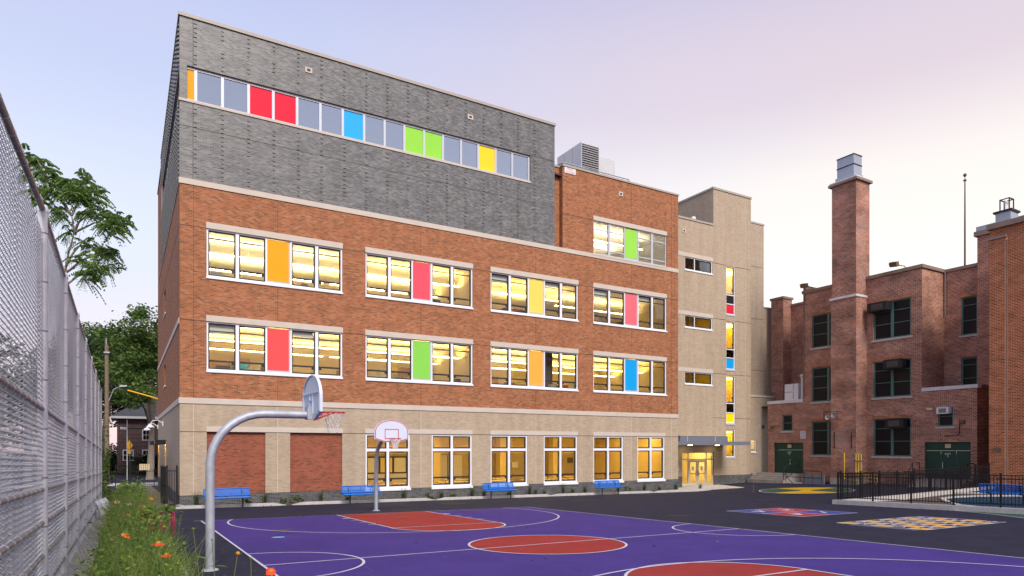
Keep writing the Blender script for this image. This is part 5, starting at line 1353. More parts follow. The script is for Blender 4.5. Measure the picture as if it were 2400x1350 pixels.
# air conditioners in the windows (they sit in the openings)
def acunit(y, z, label, w=1.05, dark=True, x=OX):
    t = thing('window_air_conditioner', (x - .2, y, z), label, 'air conditioner', 'window air conditioners of the brick building')
    q = MB(); mm = 'black_box' if dark else 'hvac_white'
    h = 0.62 if dark else .42
    q.box(x - (.55 if dark else .3), x + .1, y - w / 2, y + w / 2, z - h / 2, z + h / 2, mm); q.build('casing', t, 0.02)
    q = MB(); xx = x - (.56 if dark else .31); q.box(xx, xx + .012, y - w * .30, y + w * .30, z - h * .32, z + h * .30, 'louvre_dark')
    for k in range(6): q.box(xx - .008, xx, y - w * .29, y + w * .29, z - h * .28 + k * h * .1, z - h * .28 + k * h * .1 + .012, 'brown_metal' if dark else 'hvac_metal')
    q.build('grille', t)
acunit(26.05, 12.2, 'black boxed air conditioner sticking out of the topmost wide green window', 1.35); acunit(25.0, 8.22, 'black boxed air conditioner in the middle wide green window', 1.25); acunit(24.9, 4.28, 'black boxed air conditioner in the lowest wide green window', 1.2)
acunit(22.02, 5.0, 'white air conditioner in the small window above the right green door', .72, False)
cu = thing('condenser_unit', (44.95, 33.3, 6.36), 'white two fan condenser unit on the low roof edge', 'air conditioner')
q = MB(); q.box(44.75, 45.15, 32.75, 33.95, 6.36, 7.62, 'hvac_white'); q.build('casing', cu, .015)
q = MB()
for z in (6.5, 6.68, 6.86, 7.1, 7.28, 7.44): q.box(44.735, 44.75, 33.12, 33.2, z, z + .07, 'black_box')
q.box(44.74, 44.75, 33.24, 33.95, 6.98, 7.01, 'louvre_dark'); q.build('vent_slot', cu)
vp = thing('vent_pipe', (44.9, 32.45, 6.36), 'white vent pipe with a cap beside the condenser unit', 'pipe')
q = MB(); q.tube([(44.9, 32.5, 6.36), (44.9, 32.5, 8.1)], .09, 'hvac_white', 10); q.box(44.95, 45.1, 32.15, 32.38, 6.36, 8.0, 'hvac_white'); q.build('pipe', vp)
q = MB(); q.lathe((44.9, 32.5, 8.1), [(0.09, 0), (.17, .03), (.17, .16), (.06, .22), (0, .23)], 'hvac_white', 12); q.build('cap', vp)
# floodlights on the parapet and a flagpole
for y, lab in ((31.2, 'brown floodlight on the parapet left of the chimney'), (24.45, 'brown floodlight on the parapet right of the chimney')):
    t = thing('floodlight', (44.5, y, 14.52), lab, 'floodlight', 'parapet floodlights')
    q = MB(); q.tube([(44.5, y, 14.5), (44.4, y + .05, 14.65), (44.3, y + .45, 14.82)], .03, 'brown_metal', 6); q.build('arm', t)
    q = MB(); q.obox((44.2, y + .62, 14.88), (.16, .0, .05), (0, .24, .03), (-.05, 0, .15), 'brown_metal'); q.box(44.1, 44.3, y + .86, y + .92, 14.85, 15.0, 'brown_metal'); q.build('lamp_head', t)
fp = thing('flagpole', (50, 23.5, 14.0), 'tall thin dark flagpole with a ball on top, rising behind the brick parapet', 'flagpole')
q = MB(); q.tube([(50, 23.5, 14.0), (50, 23.5, 17.5), (50, 23.5, 21.05)], [.07, .06, .04], 'brown_metal', 8); q.build('pole', fp)
q = MB(); q.lathe((50, 23.5, 21.05), [(0.0, 0), (.10, .02), (.11, .08), (.04, .14), (.02, .2), (.02, .3), (.07, .32), (.11, .40), (.11, .46), (.07, .52), (0, .56)], 'brown_metal', 12); q.build('finial', fp)

# ================================================================ COURT FURNITURE
def backboard_outline(n=22):
    """fan shape: (across, up) from the centre of the bottom"""
    hw = 0.69; pts = [(-0.30, 0.0), (0.30, 0.0), (hw, 0.12), (hw, 0.36)]
    for k in range(1, n):
        a = math.pi * k / n; pts.append((hw * math.cos(a), 0.36 + 0.49 * math.sin(a) ** 0.9))
    pts += [(-hw, 0.36), (-hw, 0.12)]
    return pts

def hoop(base, d, rim_z, label, board_z):
    """d: unit direction the arm reaches over the court"""
    bx, by, bz = base; d = Vector((d[0], d[1], 0)); s = Vector((-d.y, d.x, 0))
    t = thing('basketball_hoop', base, label, 'basketball hoop', 'basketball hoops')
    top = rim_z - 0.06
    P = lambda f, a, z: Vector((bx, by, 0)) + d * f + s * a + Vector((0, 0, z))
    pts = [P(0, 0, bz - .05), P(0, 0, bz + 0.9), P(0, 0, top - 0.95)]
    for k in range(1, 10):
        a = math.pi / 2 * k / 9; pts.append(P(0.95 * (1 - math.cos(a)), 0, top - 0.95 + 0.95 * math.sin(a)))
    pts.append(P(1.70, 0, top))
    q = MB(); q.tube(pts, [0.078] * 3 + [0.077] * 9 + [0.074], 'steel_galv', 18); q.build('gooseneck_pole', t)
    q = MB(); q.lathe((bx, by, bz + .004), [(0.15, 0), (0.13, 0.02), (0.08, 0.03)], 'steel_galv', 18); q.build('base_collar', t)
    fb = 1.84; z0 = board_z; out = backboard_outline()
    q = MB(); fr = [P(fb, a, z0 + u) for a, u in out]; bk = [P(fb - 0.035, a, z0 + u) for a, u in out]
    q.face(fr, 'board_paint'); q.face(bk[::-1], 'board_paint')
    for i in range(len(out)): j = (i + 1) % len(out); q.face([fr[i], bk[i], bk[j], fr[j]], 'board_paint')
    B = q.build('backboard', t)
    # stiffening ribs cast into the back
    q = MB()
    def rib(a0, u0, a1, u1): q.bar(P(fb - .045, a0, z0 + u0), P(fb - .045, a1, z0 + u1), 0.022, 0.025, 'board_paint', up=d)
    for a in (-0.62, 0.62): rib(a, .14, a, .5)
    rib(-.62, .50, .62, .50); rib(-.28, .04, -.62, .16); rib(.28, .04, .62, .16)
    for a in (-.12, .12): rib(a, .10, a, .50)
    for u in (.24, .36): rib(-.12, u, .12, u)
    for k in range(-4, 5):
        if k: q.bar(P(fb - .045, k * .13, z0 + .50), P(fb - .045, k * .13, z0 + .45), .018, .022, 'board_paint', up=d)
    n = len(out)
    for i in range(n): j = (i + 1) % n; q.bar(P(fb - .042, out[i][0] * .985, z0 + out[i][1] * .985 + .008), P(fb - .042, out[j][0] * .985, z0 + out[j][1] * .985 + .008), .02, .03, 'board_paint', up=d)
    q.build('back_rib', B)
    q = MB(); inn = [(a * .945, .025 + u * .945) for a, u in out]
    for i in range(n): j = (i + 1) % n; q.bar(P(fb + .003, *[inn[i][0], z0 + inn[i][1]]), P(fb + .003, inn[j][0], z0 + inn[j][1]), .028, .004, 'hoop_red', up=d)
    for a0, u0, a1, u1 in ((-.27, .13, .27, .13), (-.27, .49, .27, .49), (-.27, .13, -.27, .49), (.27, .13, .27, .49)): q.bar(P(fb + .0035, a0, z0 + u0), P(fb + .0035, a1, z0 + u1), .028, .004, 'hoop_red', up=d)
    q.build('red_marking', B)
    q = MB(); q.obox(P(fb - .09, 0, z0 + .11), d * .05, s * .12, Vector((0, 0, .12)), 'steel_galv'); q.build('mount_bracket', t)
    cx = fb + 0.15 + 0.2286
    ring = [P(cx + 0.2286 * math.cos(a), 0.2286 * math.sin(a), rim_z) for a in np.linspace(0, 2 * math.pi, 33)]
    q = MB(); q.tube(ring, 0.010, 'hoop_red', 8, cap=False); q.obox(P(fb + .08, 0, rim_z - .03), d * .08, s * .07, Vector((0, 0, .035)), 'hoop_red')
    for sg_ in (-1, 1): q.bar(P(fb + .01, sg_ * .06, rim_z - .16), P(cx - .02, sg_ * .20, rim_z - .01), .018, .018, 'hoop_red')
    q.build('rim', t)
    q = MB(); N = 12; H = [0, .10, .20, .30, .40]; RR = [.2286, .175, .13, .10, .095]
    for k in range(N):
        for sg_ in (1, -1):
            pl = []
            for i, (h, r) in enumerate(zip(H, RR)):
                a = 2 * math.pi * (k + sg_ * 0.5 * i) / N; pl.append(P(cx + r * math.cos(a), r * math.sin(a), rim_z - h + random.uniform(-.01, .01)))
            q.tube(pl, .0065, 'net_white', 5, cap=False)
    q.build('net', t)
    return t
hoop((1.33, 13.04, G(1.33, 13.04)), (1, 0), 3.40, 'nearest basketball hoop, pole by the flower bed, its backboard seen from behind', 3.26)
hoop((8.90, 26.20, G(8.9, 26.2)), (0, -1), 3.05, 'farther basketball hoop facing the camera with red lined white backboard by the blue bench', 2.91)

def bench(x, y, label, first=[None], rot=0, z=None):
    z = G(x, y) if z is None else z
    if first[0] is not None: return copy_tree(first[0], (x, y, z), label, rot)
    t = thing('park_bench', (x, y, z), label, 'bench', 'blue perforated metal benches'); first[0] = t
    L = 0.95
    def panel(mb, c, ux, uy, nn, w, h, rails):
        """perforated sheet in a tube frame: lattice of small bars"""
        c, ux, uy, nn = Vector(c), Vector(ux), Vector(uy), Vector(nn)
        corner = []
        rr = .07
        for sx, sy, a0 in ((1, -1, -90), (1, 1, 0), (-1, 1, 90), (-1, -1, 180)):
            for k in range(5):
                a = R(a0 + 22.5 * k); corner.append(c + ux * (sx * (w - rr) + rr * math.cos(a)) + uy * (sy * (h - rr) + rr * math.sin(a)))
        mb.tube(corner + [corner[0]], .026, 'bench_blue', 8, cap=False)
        for xx in rails: mb.bar(c + ux * xx - uy * h, c + ux * xx + uy * h, .05, .02, 'bench_blue', up=nn)
        n = 34
        for k in range(1, n): xx = -w + 2 * w * k / n; mb.bar(c + ux * xx - uy * (h - .01), c + ux * xx + uy * (h - .01), .026, .006, 'bench_blue', up=nn)
        for k in range(1, 7): yy = -h + 2 * h * k / 7; mb.bar(c - ux * (w - .01) + uy * yy, c + ux * (w - .01) + uy * yy, .022, .007, 'bench_blue', up=nn)
    q = MB(); panel(q, (x, y, z + 0.45), (1, 0, 0), (0, 1, 0), (0, 0, 1), L, .20, (-.5, 0, .5)); q.build('seat', t)
    q = MB(); b = Vector((0, .22, .97)).normalized(); panel(q, Vector((x, y + .25, z + .52)) + b * .17, (1, 0, 0), b, (0, -1, .2), L, .16, (-.5, 0, .5)); q.build('backrest', t)
    for sx in (-.62, .62):
        q = MB(); q.tube([(x + sx, y - .02, z), (x + sx, y - .02, z + .42)], .035, 'leg_green', 8); q.bar((x + sx, y - .18, z + .425), (x + sx, y + .24, z + .425), .05, .03, 'leg_green')
        q.bar((x + sx, y + .22, z + .43), (x + sx, y + .34, z + .84), .045, .03, 'leg_green', up=(0, 1, 0)); q.lathe((x + sx, y - .02, z), [(0, .012), (.09, .012), (.09, 0)], 'leg_green', 10); q.build('leg', t)
    return t
bench(3.94, 31.62, 'blue bench by the left red brick panel, behind the near hoop pole')
bench(10.05, 31.62, 'blue bench behind the farther hoop, between brick panel and first tall window')
bench(17.83, 31.62, 'blue bench under the third tall window')
bench(25.45, 31.62, 'blue bench under the fifth tall window, nearest the entrance')
bench(33.2, 13.94, 'blue bench inside the fenced play area at the right edge', rot=R(90), z=G(33.2, 13.94) + .06)

# ---------------------------------------------------------------- chain-link fence on the left
FX = -0.90
posts = [2.8, 6.0, 10.25, 13.65, 17.0, 20.35, 23.7, 27.0, 30.3, 33.6]
FN = thing('chain_link_fence', (FX, 3.2, G(FX, 3.2)), 'very tall galvanised chain-link fence along the left of the flower bed', 'fence')
HP = 5.18
def sag(y): return -.30 * max(0.0, (10.25 - y) / 4.25)
levels = [2.62, 1.60, 1.18, 0.76, 0.32]
for i, y in enumerate(posts):
    g = G(FX, y); q = MB(); q.tube([(FX, y, g), (FX, y, g + HP + sag(y) - .02)], 0.057, 'fence_steel', 14); P_ = q.build('post', FN)
    q = MB(); q.lathe((FX, y, g + HP + sag(y) - .06), [(.062, 0), (.064, .05), (.05, .09), (0, .10)], 'fence_steel', 14)
    for h in np.arange(0.5, 5.0, 0.62): q.lathe((FX, y, g + h), [(.0575, 0), (.061, .004), (.061, .016), (.0575, .02)], 'rail_steel', 14)
    q.tube([(FX + .0 + .055 * math.cos(a), y + .09, g + HP + sag(y) - .04 + .055 * math.sin(a)) for a in np.linspace(0, 6.28, 14)], .010, 'fence_steel', 6, cap=False); q.build_each('post_band', P_)
for i in range(len(posts) - 1):
    a, b = posts[i], posts[i + 1]
    for h in [HP - .02] + levels:
        q = MB(); r = .030 if h < 5 else .036
        sa, sb = (sag(a), sag(b)) if h > 5 else (0, 0)
        q.tube([(FX, a + .055, G(FX, a) + h + sa), (FX, b - .055, G(FX, b) + h + sb)], r, 'rail_steel', 9)
        for y in np.arange(a + .3, b - .2, .42): q.lathe((FX, y, G(FX, y) + h + (sag(y) if h > 5 else 0)), [(r + .001, -.006), (r + .006, -.003), (r + .006, .003), (r + .001, .006)], 'fence_steel', 9, 'y')
        q.build('rail', FN)

def chain_mesh_simple(y0, y1, z0f, z1f, parent, pitch=.058, rw=.0024):
    """woven zig-zag wires as thin three-sided rods"""
    half = pitch / 2; nz = int((z1f - z0f) / half); nw = int((y1 - y0) / pitch)
    k = np.arange(nz + 1); Vs, Fs = [], []; base = 0
    for w in range(nw + 1):
        yc = y0 + w * pitch; yy = yc + np.where(k % 2 == 0, 0, pitch * .98); zz = G(FX, yc) + z0f + k * half
        xx = FX + np.where(k % 2 == 0, .010, -.010)
        c = np.stack([xx, yy, zz], 1)
        ring = np.stack([c + np.array(o) * rw for o in ((1.0, 0, .0), (-.5, .6, .6), (-.5, -.6, -.6))], 1).reshape(-1, 3)
        Vs.append(ring); i = np.arange(nz)[:, None] * 3; f = []
        for e in range(3): f.append(np.concatenate([i + e, i + (e + 1) % 3, i + 3 + (e + 1) % 3, i + 3 + e], 1))
        Fs.append(np.concatenate(f) + base); base += len(ring)
    return raw_mesh('wire_mesh', np.concatenate(Vs), np.concatenate(Fs), 'mesh_wire', parent)
def chain_mesh(y0, y1, z0f, z1f, parent, pitch=.058, rw=.0038, a=.012, hook=.010):
    """woven wires: each is a flattened spiral that turns from front to back at every knuckle"""
    half = pitch / 2; nz = int((z1f - z0f) / half); k = np.arange(nz + 1); Vs, Fs = [], []; base = 0
    for w in range(int((y1 - y0) / pitch) + 1):
        yc = y0 + w * pitch; zc = G(FX, yc) + z0f + k * half + rng.normal() * .0035; yk = yc + np.where(k % 2 == 0, -.003, pitch + .003); sg_ = np.where(k % 2 == 0, 1.0, -1.0)
        c = np.stack([np.stack([FX + sg_ * a, yk, zc - hook], 1), np.stack([FX - sg_ * a, yk, zc + hook], 1)], 1).reshape(-1, 3)
        ring = np.stack([c + np.array(o) * rw for o in ((1.0, 0, .0), (-.5, .6, .6), (-.5, -.6, -.6))], 1).reshape(-1, 3)
        Vs.append(ring); i = np.arange(len(c) - 1)[:, None] * 3
        Fs.append(np.concatenate([np.concatenate([i + e, i + (e + 1) % 3, i + 3 + (e + 1) % 3, i + 3 + e], 1) for e in range(3)]) + base); base += len(ring)
    return raw_mesh('wire_mesh', np.concatenate(Vs), np.concatenate(Fs), 'mesh_wire', parent)
for i in range(len(posts) - 1):
    z1_ = HP - .04 + sag(posts[i])
    if posts[i] < 22: chain_mesh(posts[i] + .05, posts[i + 1] - .09, .06, z1_, FN)
    else: chain_mesh_simple(posts[i] + .05, posts[i + 1] - .09, .06, z1_, FN, rw=.0036)
# little white floodlight lying by the fence foot
fl = thing('ground_floodlight', (-.62, 26.4, G(-.62, 26.4)), 'small tilted white floodlight at the foot of the chain-link fence', 'floodlight')
q = MB(); g = G(-.62, 26.4) + .06; q.obox((-.62, 26.4, g + .45), (.16, .05, .06), (-.05, .22, .05), (-.06, -.03, .18), 'hvac_white'); q.build('lamp_head', fl)
q = MB(); q.tube([(-.66, 26.4, g), (-.64, 26.4, g + .34)], .025, 'hvac_metal', 6); q.build('bracket', fl)

# ---------------------------------------------------------------- black iron fences
def iron_fence(name, pts, h, lift, label, spacing, postw=.06, picks=.115, group=None):
    """posts, rails and one picket panel per bay along a straight run"""
    a, b = Vector(pts[0]), Vector(pts[1]); L = (b - a).length; d = (b - a).normalized(); n = max(1, round(L / spacing))
    t = thing(name, (a.x, a.y, G(*a)), label, 'fence', group)
    for i in range(n + 1):
        p = a + d * L * i / n; g = G(*p) + lift; q = MB(); q.box(p.x - postw / 2, p.x + postw / 2, p.y - postw / 2, p.y + postw / 2, g, g + h + .04, 'black_iron'); q.box(p.x - postw * .62, p.x + postw * .62, p.y - postw * .62, p.y + postw * .62, g + h + .04, g + h + .07, 'black_iron'); q.build('post', t)
    for i in range(n):
        p0, p1 = a + d * (L * i / n), a + d * (L * (i + 1) / n); q = MB(); k = int(L / n / picks)
        for zr in (.12, h - .16, h - .02): q.bar((p0.x, p0.y, G(*p0) + lift + zr), (p1.x, p1.y, G(*p1) + lift + zr), .03, .035, 'black_iron')
        for j in range(1, k):
            p = p0 + (p1 - p0) * j / k; g = G(*p) + lift; q.box(p.x - .010, p.x + .010, p.y - .010, p.y + .010, g + .06, g + h - .03, 'black_iron')
        q.build('picket_panel', t)
    return t
iron_fence('iron_fence', [(28.12, 18.50), (28.12, 5.5)], 1.22, .20, 'black iron picket fence on the pale kerb nearest the letter grid', 1.55)
iron_fence('iron_fence', [(28.32, 18.50), (42.0, 18.50)], 1.25, .18, 'black iron picket fence behind the play area before the right green door', 1.55)
iron_fence('iron_fence', [(-0.6, 58.0), (0.9, 58.0)], 1.9, .0, 'short run of black iron fence beside the utility pole at the alley', 1.5)
iron_fence('iron_fence', [(0.4, 71.0), (8.4, 71.0)], 1.5, .0, 'black iron gate fence across the far end of the alley', 2.0, picks=.18)
# gate by the school corner: fixed post panel and the leaf folded open along the alley
gt = thing('iron_gate', (1.6, 33.3, G(1.6, 33.3)), 'tall black iron gate standing open at the left corner of the school', 'gate')
g = G(1.6, 33.3)
for x, y in ((2.02, 33.2), (1.62, 33.2)):
    q = MB(); q.box(x - .04, x + .04, y - .04, y + .04, g, g + 1.9, 'black_iron'); q.build('post', gt)
q = MB()
for z in (.15, 1.65): q.bar((1.62, 33.2, g + z), (2.02, 33.2, g + z), .03, .04, 'black_iron')
for x in (1.72, 1.82, 1.92): q.box(x - .01, x + .01, 33.19, 33.21, g + .1, g + 1.75, 'black_iron')
q.build('side_panel', gt)
q = MB()
for z in (.15, 1.0, 1.8): q.bar((1.60, 33.3, g + z), (1.47, 35.0, g + z), .03, .04, 'black_iron')
for k in range(17): f_ = k / 16; x, y = 1.60 - .13 * f_, 33.3 + 1.7 * f_; w = .025 if k in (0, 16) else .011; q.box(x - w, x + w, y - w, y + w, g + .1, g + 1.85, 'black_iron')
q.build('gate_leaf', gt)
ss = MB(); ss.box(1.18, 2.02, 70.86, 70.92, .55, 1.12, 'sign_cream')
for k in range(4): ss.box(1.30 + k * .18, 1.34 + k * .18, 70.85, 70.86, .58, 1.09, 'wood_furniture')
tag(settle(ss.build('gate_sign'), (1.65, 70.9, .05)), 'cream slotted board hung on the far alley gate', 'sign')

# ================================================================ VEGETATION
def tree(name, base, trunk, blobs, n, size, lm, bark, label, r0=0.25, group=None, limbs=True, **kw):
    """tapered trunk with limbs reaching into each clump of the crown"""
    base = Vector(base); t = thing(name, base, label, 'tree', group)
    q = MB(); top = Vector(trunk)
    mid = (base + top) / 2 + Vector((random.uniform(-.15, .15), random.uniform(-.15, .15), 0))
    q.tube([base - Vector((0, 0, .1)), base + (mid - base) * .12, mid, top], [r0 * 1.35, r0, r0 * .8, r0 * .6], bark, 10)
    if limbs:
        for b in blobs:
            c = Vector(b[:3]); m_ = (top + c) / 2 + Vector((random.uniform(-.3, .3), random.uniform(-.3, .3), random.uniform(0, .3)))
            q.tube([top - (top - base) * .15, m_, c], [r0 * .5, r0 * .3, r0 * .1], bark, 7)
            for k in range(4):
                e = c + Vector((random.uniform(-1, 1) * b[3], random.uniform(-1, 1) * b[4], random.uniform(-.6, .8) * b[5])) * .8
                q.tube([m_ + (c - m_) * random.uniform(.2, 1), (m_ + e) / 2, e], [r0 * .2, r0 * .12, r0 * .04], bark, 5)
    q.build('trunk', t)
    V, F = leaf_cards(crown_points(blobs, n, **kw), size); raw_mesh('crown', V, F, lm, t)
    return t

# pinnate-leaved tree leaning over the chain-link fence
TD = 24.5
tb = at(150, 700, TD); AT = thing('overhanging_tree', (-2.1, tb.y, G(-2.1, tb.y)), 'tree with feathery leaves reaching over the chain-link fence', 'tree')
q = MB(); root = Vector((-2.1, tb.y, G(-2.1, tb.y))); fork = at(152, 640, TD)
q.tube([root, root + (fork - root) * .5 + Vector((-.15, 0, 0)), fork], [.14, .11, .075], 'bark_pale', 9)
br = [[(152, 640), (160, 595), (174, 545), (168, 505), (150, 470)], [(174, 545), (185, 520), (205, 505), (240, 500)], [(174, 545), (195, 535), (222, 522), (262, 528)], [(156, 618), (172, 592), (190, 572), (208, 555)],
      [(152, 640), (165, 632), (190, 610), (220, 600), (255, 590)], [(155, 668), (172, 655), (190, 640), (210, 628)], [(168, 505), (150, 480), (120, 440), (95, 400)], [(150, 470), (165, 445), (190, 425)], [(120, 440), (105, 405), (85, 370)], [(168, 505), (185, 470), (200, 440)]]
for b in br:
    n = len(b); q.tube([at(x, y, TD + .12 * math.sin(x)) for x, y in b], [.05 * (1 - .75 * i / (n - 1)) for i in range(n)], 'bark_pale', 6)
for k in range(22):     # fine bare twigs
    x, y = random.uniform(135, 185), random.uniform(540, 640); q.tube([at(x, y, TD + .3), at(x + random.uniform(-12, 12), y - random.uniform(10, 30), TD + .2)], [.008, .004], 'bark_pale', 4)
q.build('trunk', AT)
clus = [(62, 352, 7), (80, 365, 10), (98, 378, 9), (88, 400, 12), (110, 415, 12), (132, 425, 12), (104, 448, 13), (130, 455, 13), (150, 450, 9), (118, 485, 9), (92, 470, 6),
        (165, 440, 9), (178, 432, 9), (192, 425, 9), (205, 440, 10), (196, 462, 12), (216, 460, 11), (180, 470, 9), (228, 485, 11), (245, 500, 11), (262, 512, 10), (276, 524, 8), (255, 535, 10), (268, 545, 7), (236, 525, 8), (210, 490, 9),
        (232, 578, 9), (250, 590, 10), (264, 585, 7), (255, 606, 7), (192, 560, 5), (205, 570, 6), (190, 605, 9), (200, 625, 11), (210, 642, 9), (196, 640, 7), (222, 632, 6), (160, 520, 5), (158, 545, 4), (145, 505, 5)]
LV = []
for px, py, nf in clus:
    c = at(px, py, TD) + Vector((rng.normal() * .12, rng.normal() * .45, 0))
    for f in range(int(nf * 2.0)):
        d = Vector((rng.normal(), rng.normal(), rng.normal() * .55 - .05)).normalized(); L = random.uniform(.32, .62); s = d.cross(Vector((0, 0, 1))).normalized(); p0 = c + Vector(rng.normal(size=3)) * .10
        for k in range(1, 10):
            f_ = k / 9; p = p0 + d * L * f_ + Vector((0, 0, -.55 * L * f_ * f_))
            for sg_ in (-1, 1):
                o = (s * sg_ + d * .55 + Vector((0, 0, -.55 - .5 * f_))).normalized(); ll = .155 * (1.1 - .4 * f_) * random.uniform(.8, 1.15); w = d * .026 + Vector((0, 0, random.uniform(.010, .028)))
                LV += [p, p + o * ll * .45 + w, p + o * ll, p + o * ll * .45 - w]
LV = np.array([tuple(v) for v in LV]); raw_mesh('crown', LV, np.arange(len(LV)).reshape(-1, 4), 'leaf_ailanthus', AT)

# neighbours' trees and a pale garage seen through the mesh
def gz(x, y): return G(x, y)
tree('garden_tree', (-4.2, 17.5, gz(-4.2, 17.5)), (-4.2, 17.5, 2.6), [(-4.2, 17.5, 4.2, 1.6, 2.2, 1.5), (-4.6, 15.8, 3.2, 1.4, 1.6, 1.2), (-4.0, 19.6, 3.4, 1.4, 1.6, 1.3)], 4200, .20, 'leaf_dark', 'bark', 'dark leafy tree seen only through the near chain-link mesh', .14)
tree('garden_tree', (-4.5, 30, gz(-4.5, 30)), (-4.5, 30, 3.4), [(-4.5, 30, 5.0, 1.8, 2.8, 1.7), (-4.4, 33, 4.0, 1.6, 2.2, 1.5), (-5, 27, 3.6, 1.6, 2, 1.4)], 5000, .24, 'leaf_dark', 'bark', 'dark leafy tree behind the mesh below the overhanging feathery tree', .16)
gh = thing('garage', (-6.5, 22, gz(-6.5, 22)), 'pale garage seen dimly through the chain-link mesh', 'building')
q = MB(); g = gz(-6.5, 22) - .3; q.box(-9.5, -5.9, 10, 25, g, g + 2.9, 'siding'); q.build('wall', gh)
q = MB(); q.face([(-9.8, 9.8, g + 2.9), (-7.7, 9.8, g + 4.0), (-7.7, 25.2, g + 4.0), (-9.8, 25.2, g + 2.9)], 'slate'); q.face([(-5.6, 9.8, g + 2.9), (-5.6, 25.2, g + 2.9), (-7.7, 25.2, g + 4.0), (-7.7, 9.8, g + 4.0)], 'slate'); q.face([(-9.5, 10, g + 2.9), (-5.9, 10, g + 2.9), (-7.7, 10, g + 4.0)], 'siding'); q.build('roof', gh)
q = MB(); q.box(-5.92, -5.88, 14, 15.2, g + 1.1, g + 2.2, 'dark_glass'); q.build('window', gh)
wf = thing('board_fence', (-1.9, 46, gz(-1.9, 46)), 'weathered grey board fence beside the utility pole at the alley', 'fence')
for k in range(6):
    q = MB(); y = 40 + k * 3.2
    for j in range(12): yy_ = y + j * .262; q.box(-1.5, -1.47, yy_, yy_ + .25, gz(-1.5, yy_), gz(-1.5, yy_) + 3.3 + random.uniform(-.05, .05), 'pole_wood')
    q.build('board_panel', wf)

# ---------------------------------------------------------------- the street at the end of the alley
def far_blobs(pts): return pts
ta = at(352, 1112, 76); tree('street_tree', (ta.x, ta.y, gz(ta.x, ta.y)), tuple(at(356, 985, 76)),
     [tuple(at(330, 800, 77)) + (4.2, 4.0, 2.6), tuple(at(352, 765, 75)) + (2.8, 3.5, 2.0), tuple(at(300, 850, 78)) + (3.6, 3.6, 2.2), tuple(at(345, 880, 74)) + (4.2, 3.8, 2.4), tuple(at(390, 830, 77)) + (5, 4, 3.2), tuple(at(320, 930, 72)) + (2.2, 2.6, 1.2)],
     15000, .42, 'leaf_street', 'bark_pale', 'big street tree with a pale forked trunk at the end of the alley', .42)
tree('street_tree', (-3.0, 96, -1), tuple(at(262, 900, 97)), [tuple(at(255, 815, 98)) + (3.6, 4.4, 2.6), tuple(at(285, 830, 96)) + (3.4, 4, 2.4), tuple(at(230, 850, 97)) + (4.2, 4.4, 3.2), tuple(at(270, 900, 94)) + (4.2, 4, 2.6), tuple(at(215, 800, 96)) + (3.2, 3.6, 2.2)],
     15000, .46, 'leaf_street', 'bark', 'green street tree behind the utility pole', .4)
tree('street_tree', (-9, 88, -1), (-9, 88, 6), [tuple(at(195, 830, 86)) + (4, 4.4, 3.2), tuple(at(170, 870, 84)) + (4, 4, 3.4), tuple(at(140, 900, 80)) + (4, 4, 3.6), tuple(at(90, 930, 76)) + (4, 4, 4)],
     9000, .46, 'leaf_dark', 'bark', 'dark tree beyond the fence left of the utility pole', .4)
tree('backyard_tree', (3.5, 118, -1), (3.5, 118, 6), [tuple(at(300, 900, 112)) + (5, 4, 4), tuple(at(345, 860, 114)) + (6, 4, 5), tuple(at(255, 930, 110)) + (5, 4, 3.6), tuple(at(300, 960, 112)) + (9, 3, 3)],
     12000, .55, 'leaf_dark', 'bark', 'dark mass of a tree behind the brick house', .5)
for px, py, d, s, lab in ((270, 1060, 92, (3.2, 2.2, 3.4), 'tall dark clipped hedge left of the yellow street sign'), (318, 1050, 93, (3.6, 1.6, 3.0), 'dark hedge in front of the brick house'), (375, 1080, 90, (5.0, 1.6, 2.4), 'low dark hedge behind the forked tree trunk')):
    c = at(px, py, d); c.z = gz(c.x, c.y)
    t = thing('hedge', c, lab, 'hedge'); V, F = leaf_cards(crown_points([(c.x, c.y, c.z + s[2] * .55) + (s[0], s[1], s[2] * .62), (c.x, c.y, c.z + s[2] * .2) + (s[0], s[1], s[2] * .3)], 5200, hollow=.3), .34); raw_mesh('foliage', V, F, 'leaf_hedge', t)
    q = MB(); q.tube([(c.x, c.y, c.z - .2), (c.x, c.y, c.z + s[2] * .8)], [.2, .1], 'bark', 7); q.build('trunk', t)
# house across the street
hb = Vector((-0.9, 103.5, -1.0)); HS = thing('brick_house', hb, 'brick house with a grey hipped roof across the street', 'house')
q = MB(); q.box(-0.9, 12, 103.5, 113, -1.4, 6.55, 'house_brick'); q.build('wall', HS)
q = MB(); a, b, c_, d_ = (-1.6, 102.8, 6.85), (12.7, 102.8, 6.85), (12.7, 113.7, 6.85), (-1.6, 113.7, 6.85); r1, r2 = (3.2, 108.2, 10.1), (8.4, 108.2, 10.1)
q.face([a, b, r2, r1], 'slate'); q.face([c_, d_, r1, r2], 'slate'); q.face([d_, a, r1], 'slate'); q.face([b, c_, r2], 'slate'); q.build('roof', HS)
q = MB(); q.box(-1.65, 12.75, 102.72, 103.4, 6.55, 6.86, 'trim_white'); q.box(-1.65, -.95, 103.4, 113.7, 6.55, 6.86, 'trim_white'); q.build('eaves', HS)
for x, z in ((2.7, 4.35), (2.7, 1.6), (0.4, 1.6)):
    q = MB(); q.box(x - .65, x + .65, 103.42, 103.5, z - .75, z + .75, 'trim_white'); W = q.build('window', HS); q = MB(); q.box(x - .52, x + .52, 103.40, 103.42, z - .62, z + .62, 'dark_glass')
    for k in (-.17, .17): q.box(x + k - .02, x + k + .02, 103.385, 103.4, z - .62, z + .62, 'trim_white')
    q.box(x - .52, x + .52, 103.385, 103.4, z - .03, z + .03, 'trim_white'); q.build('pane', W)
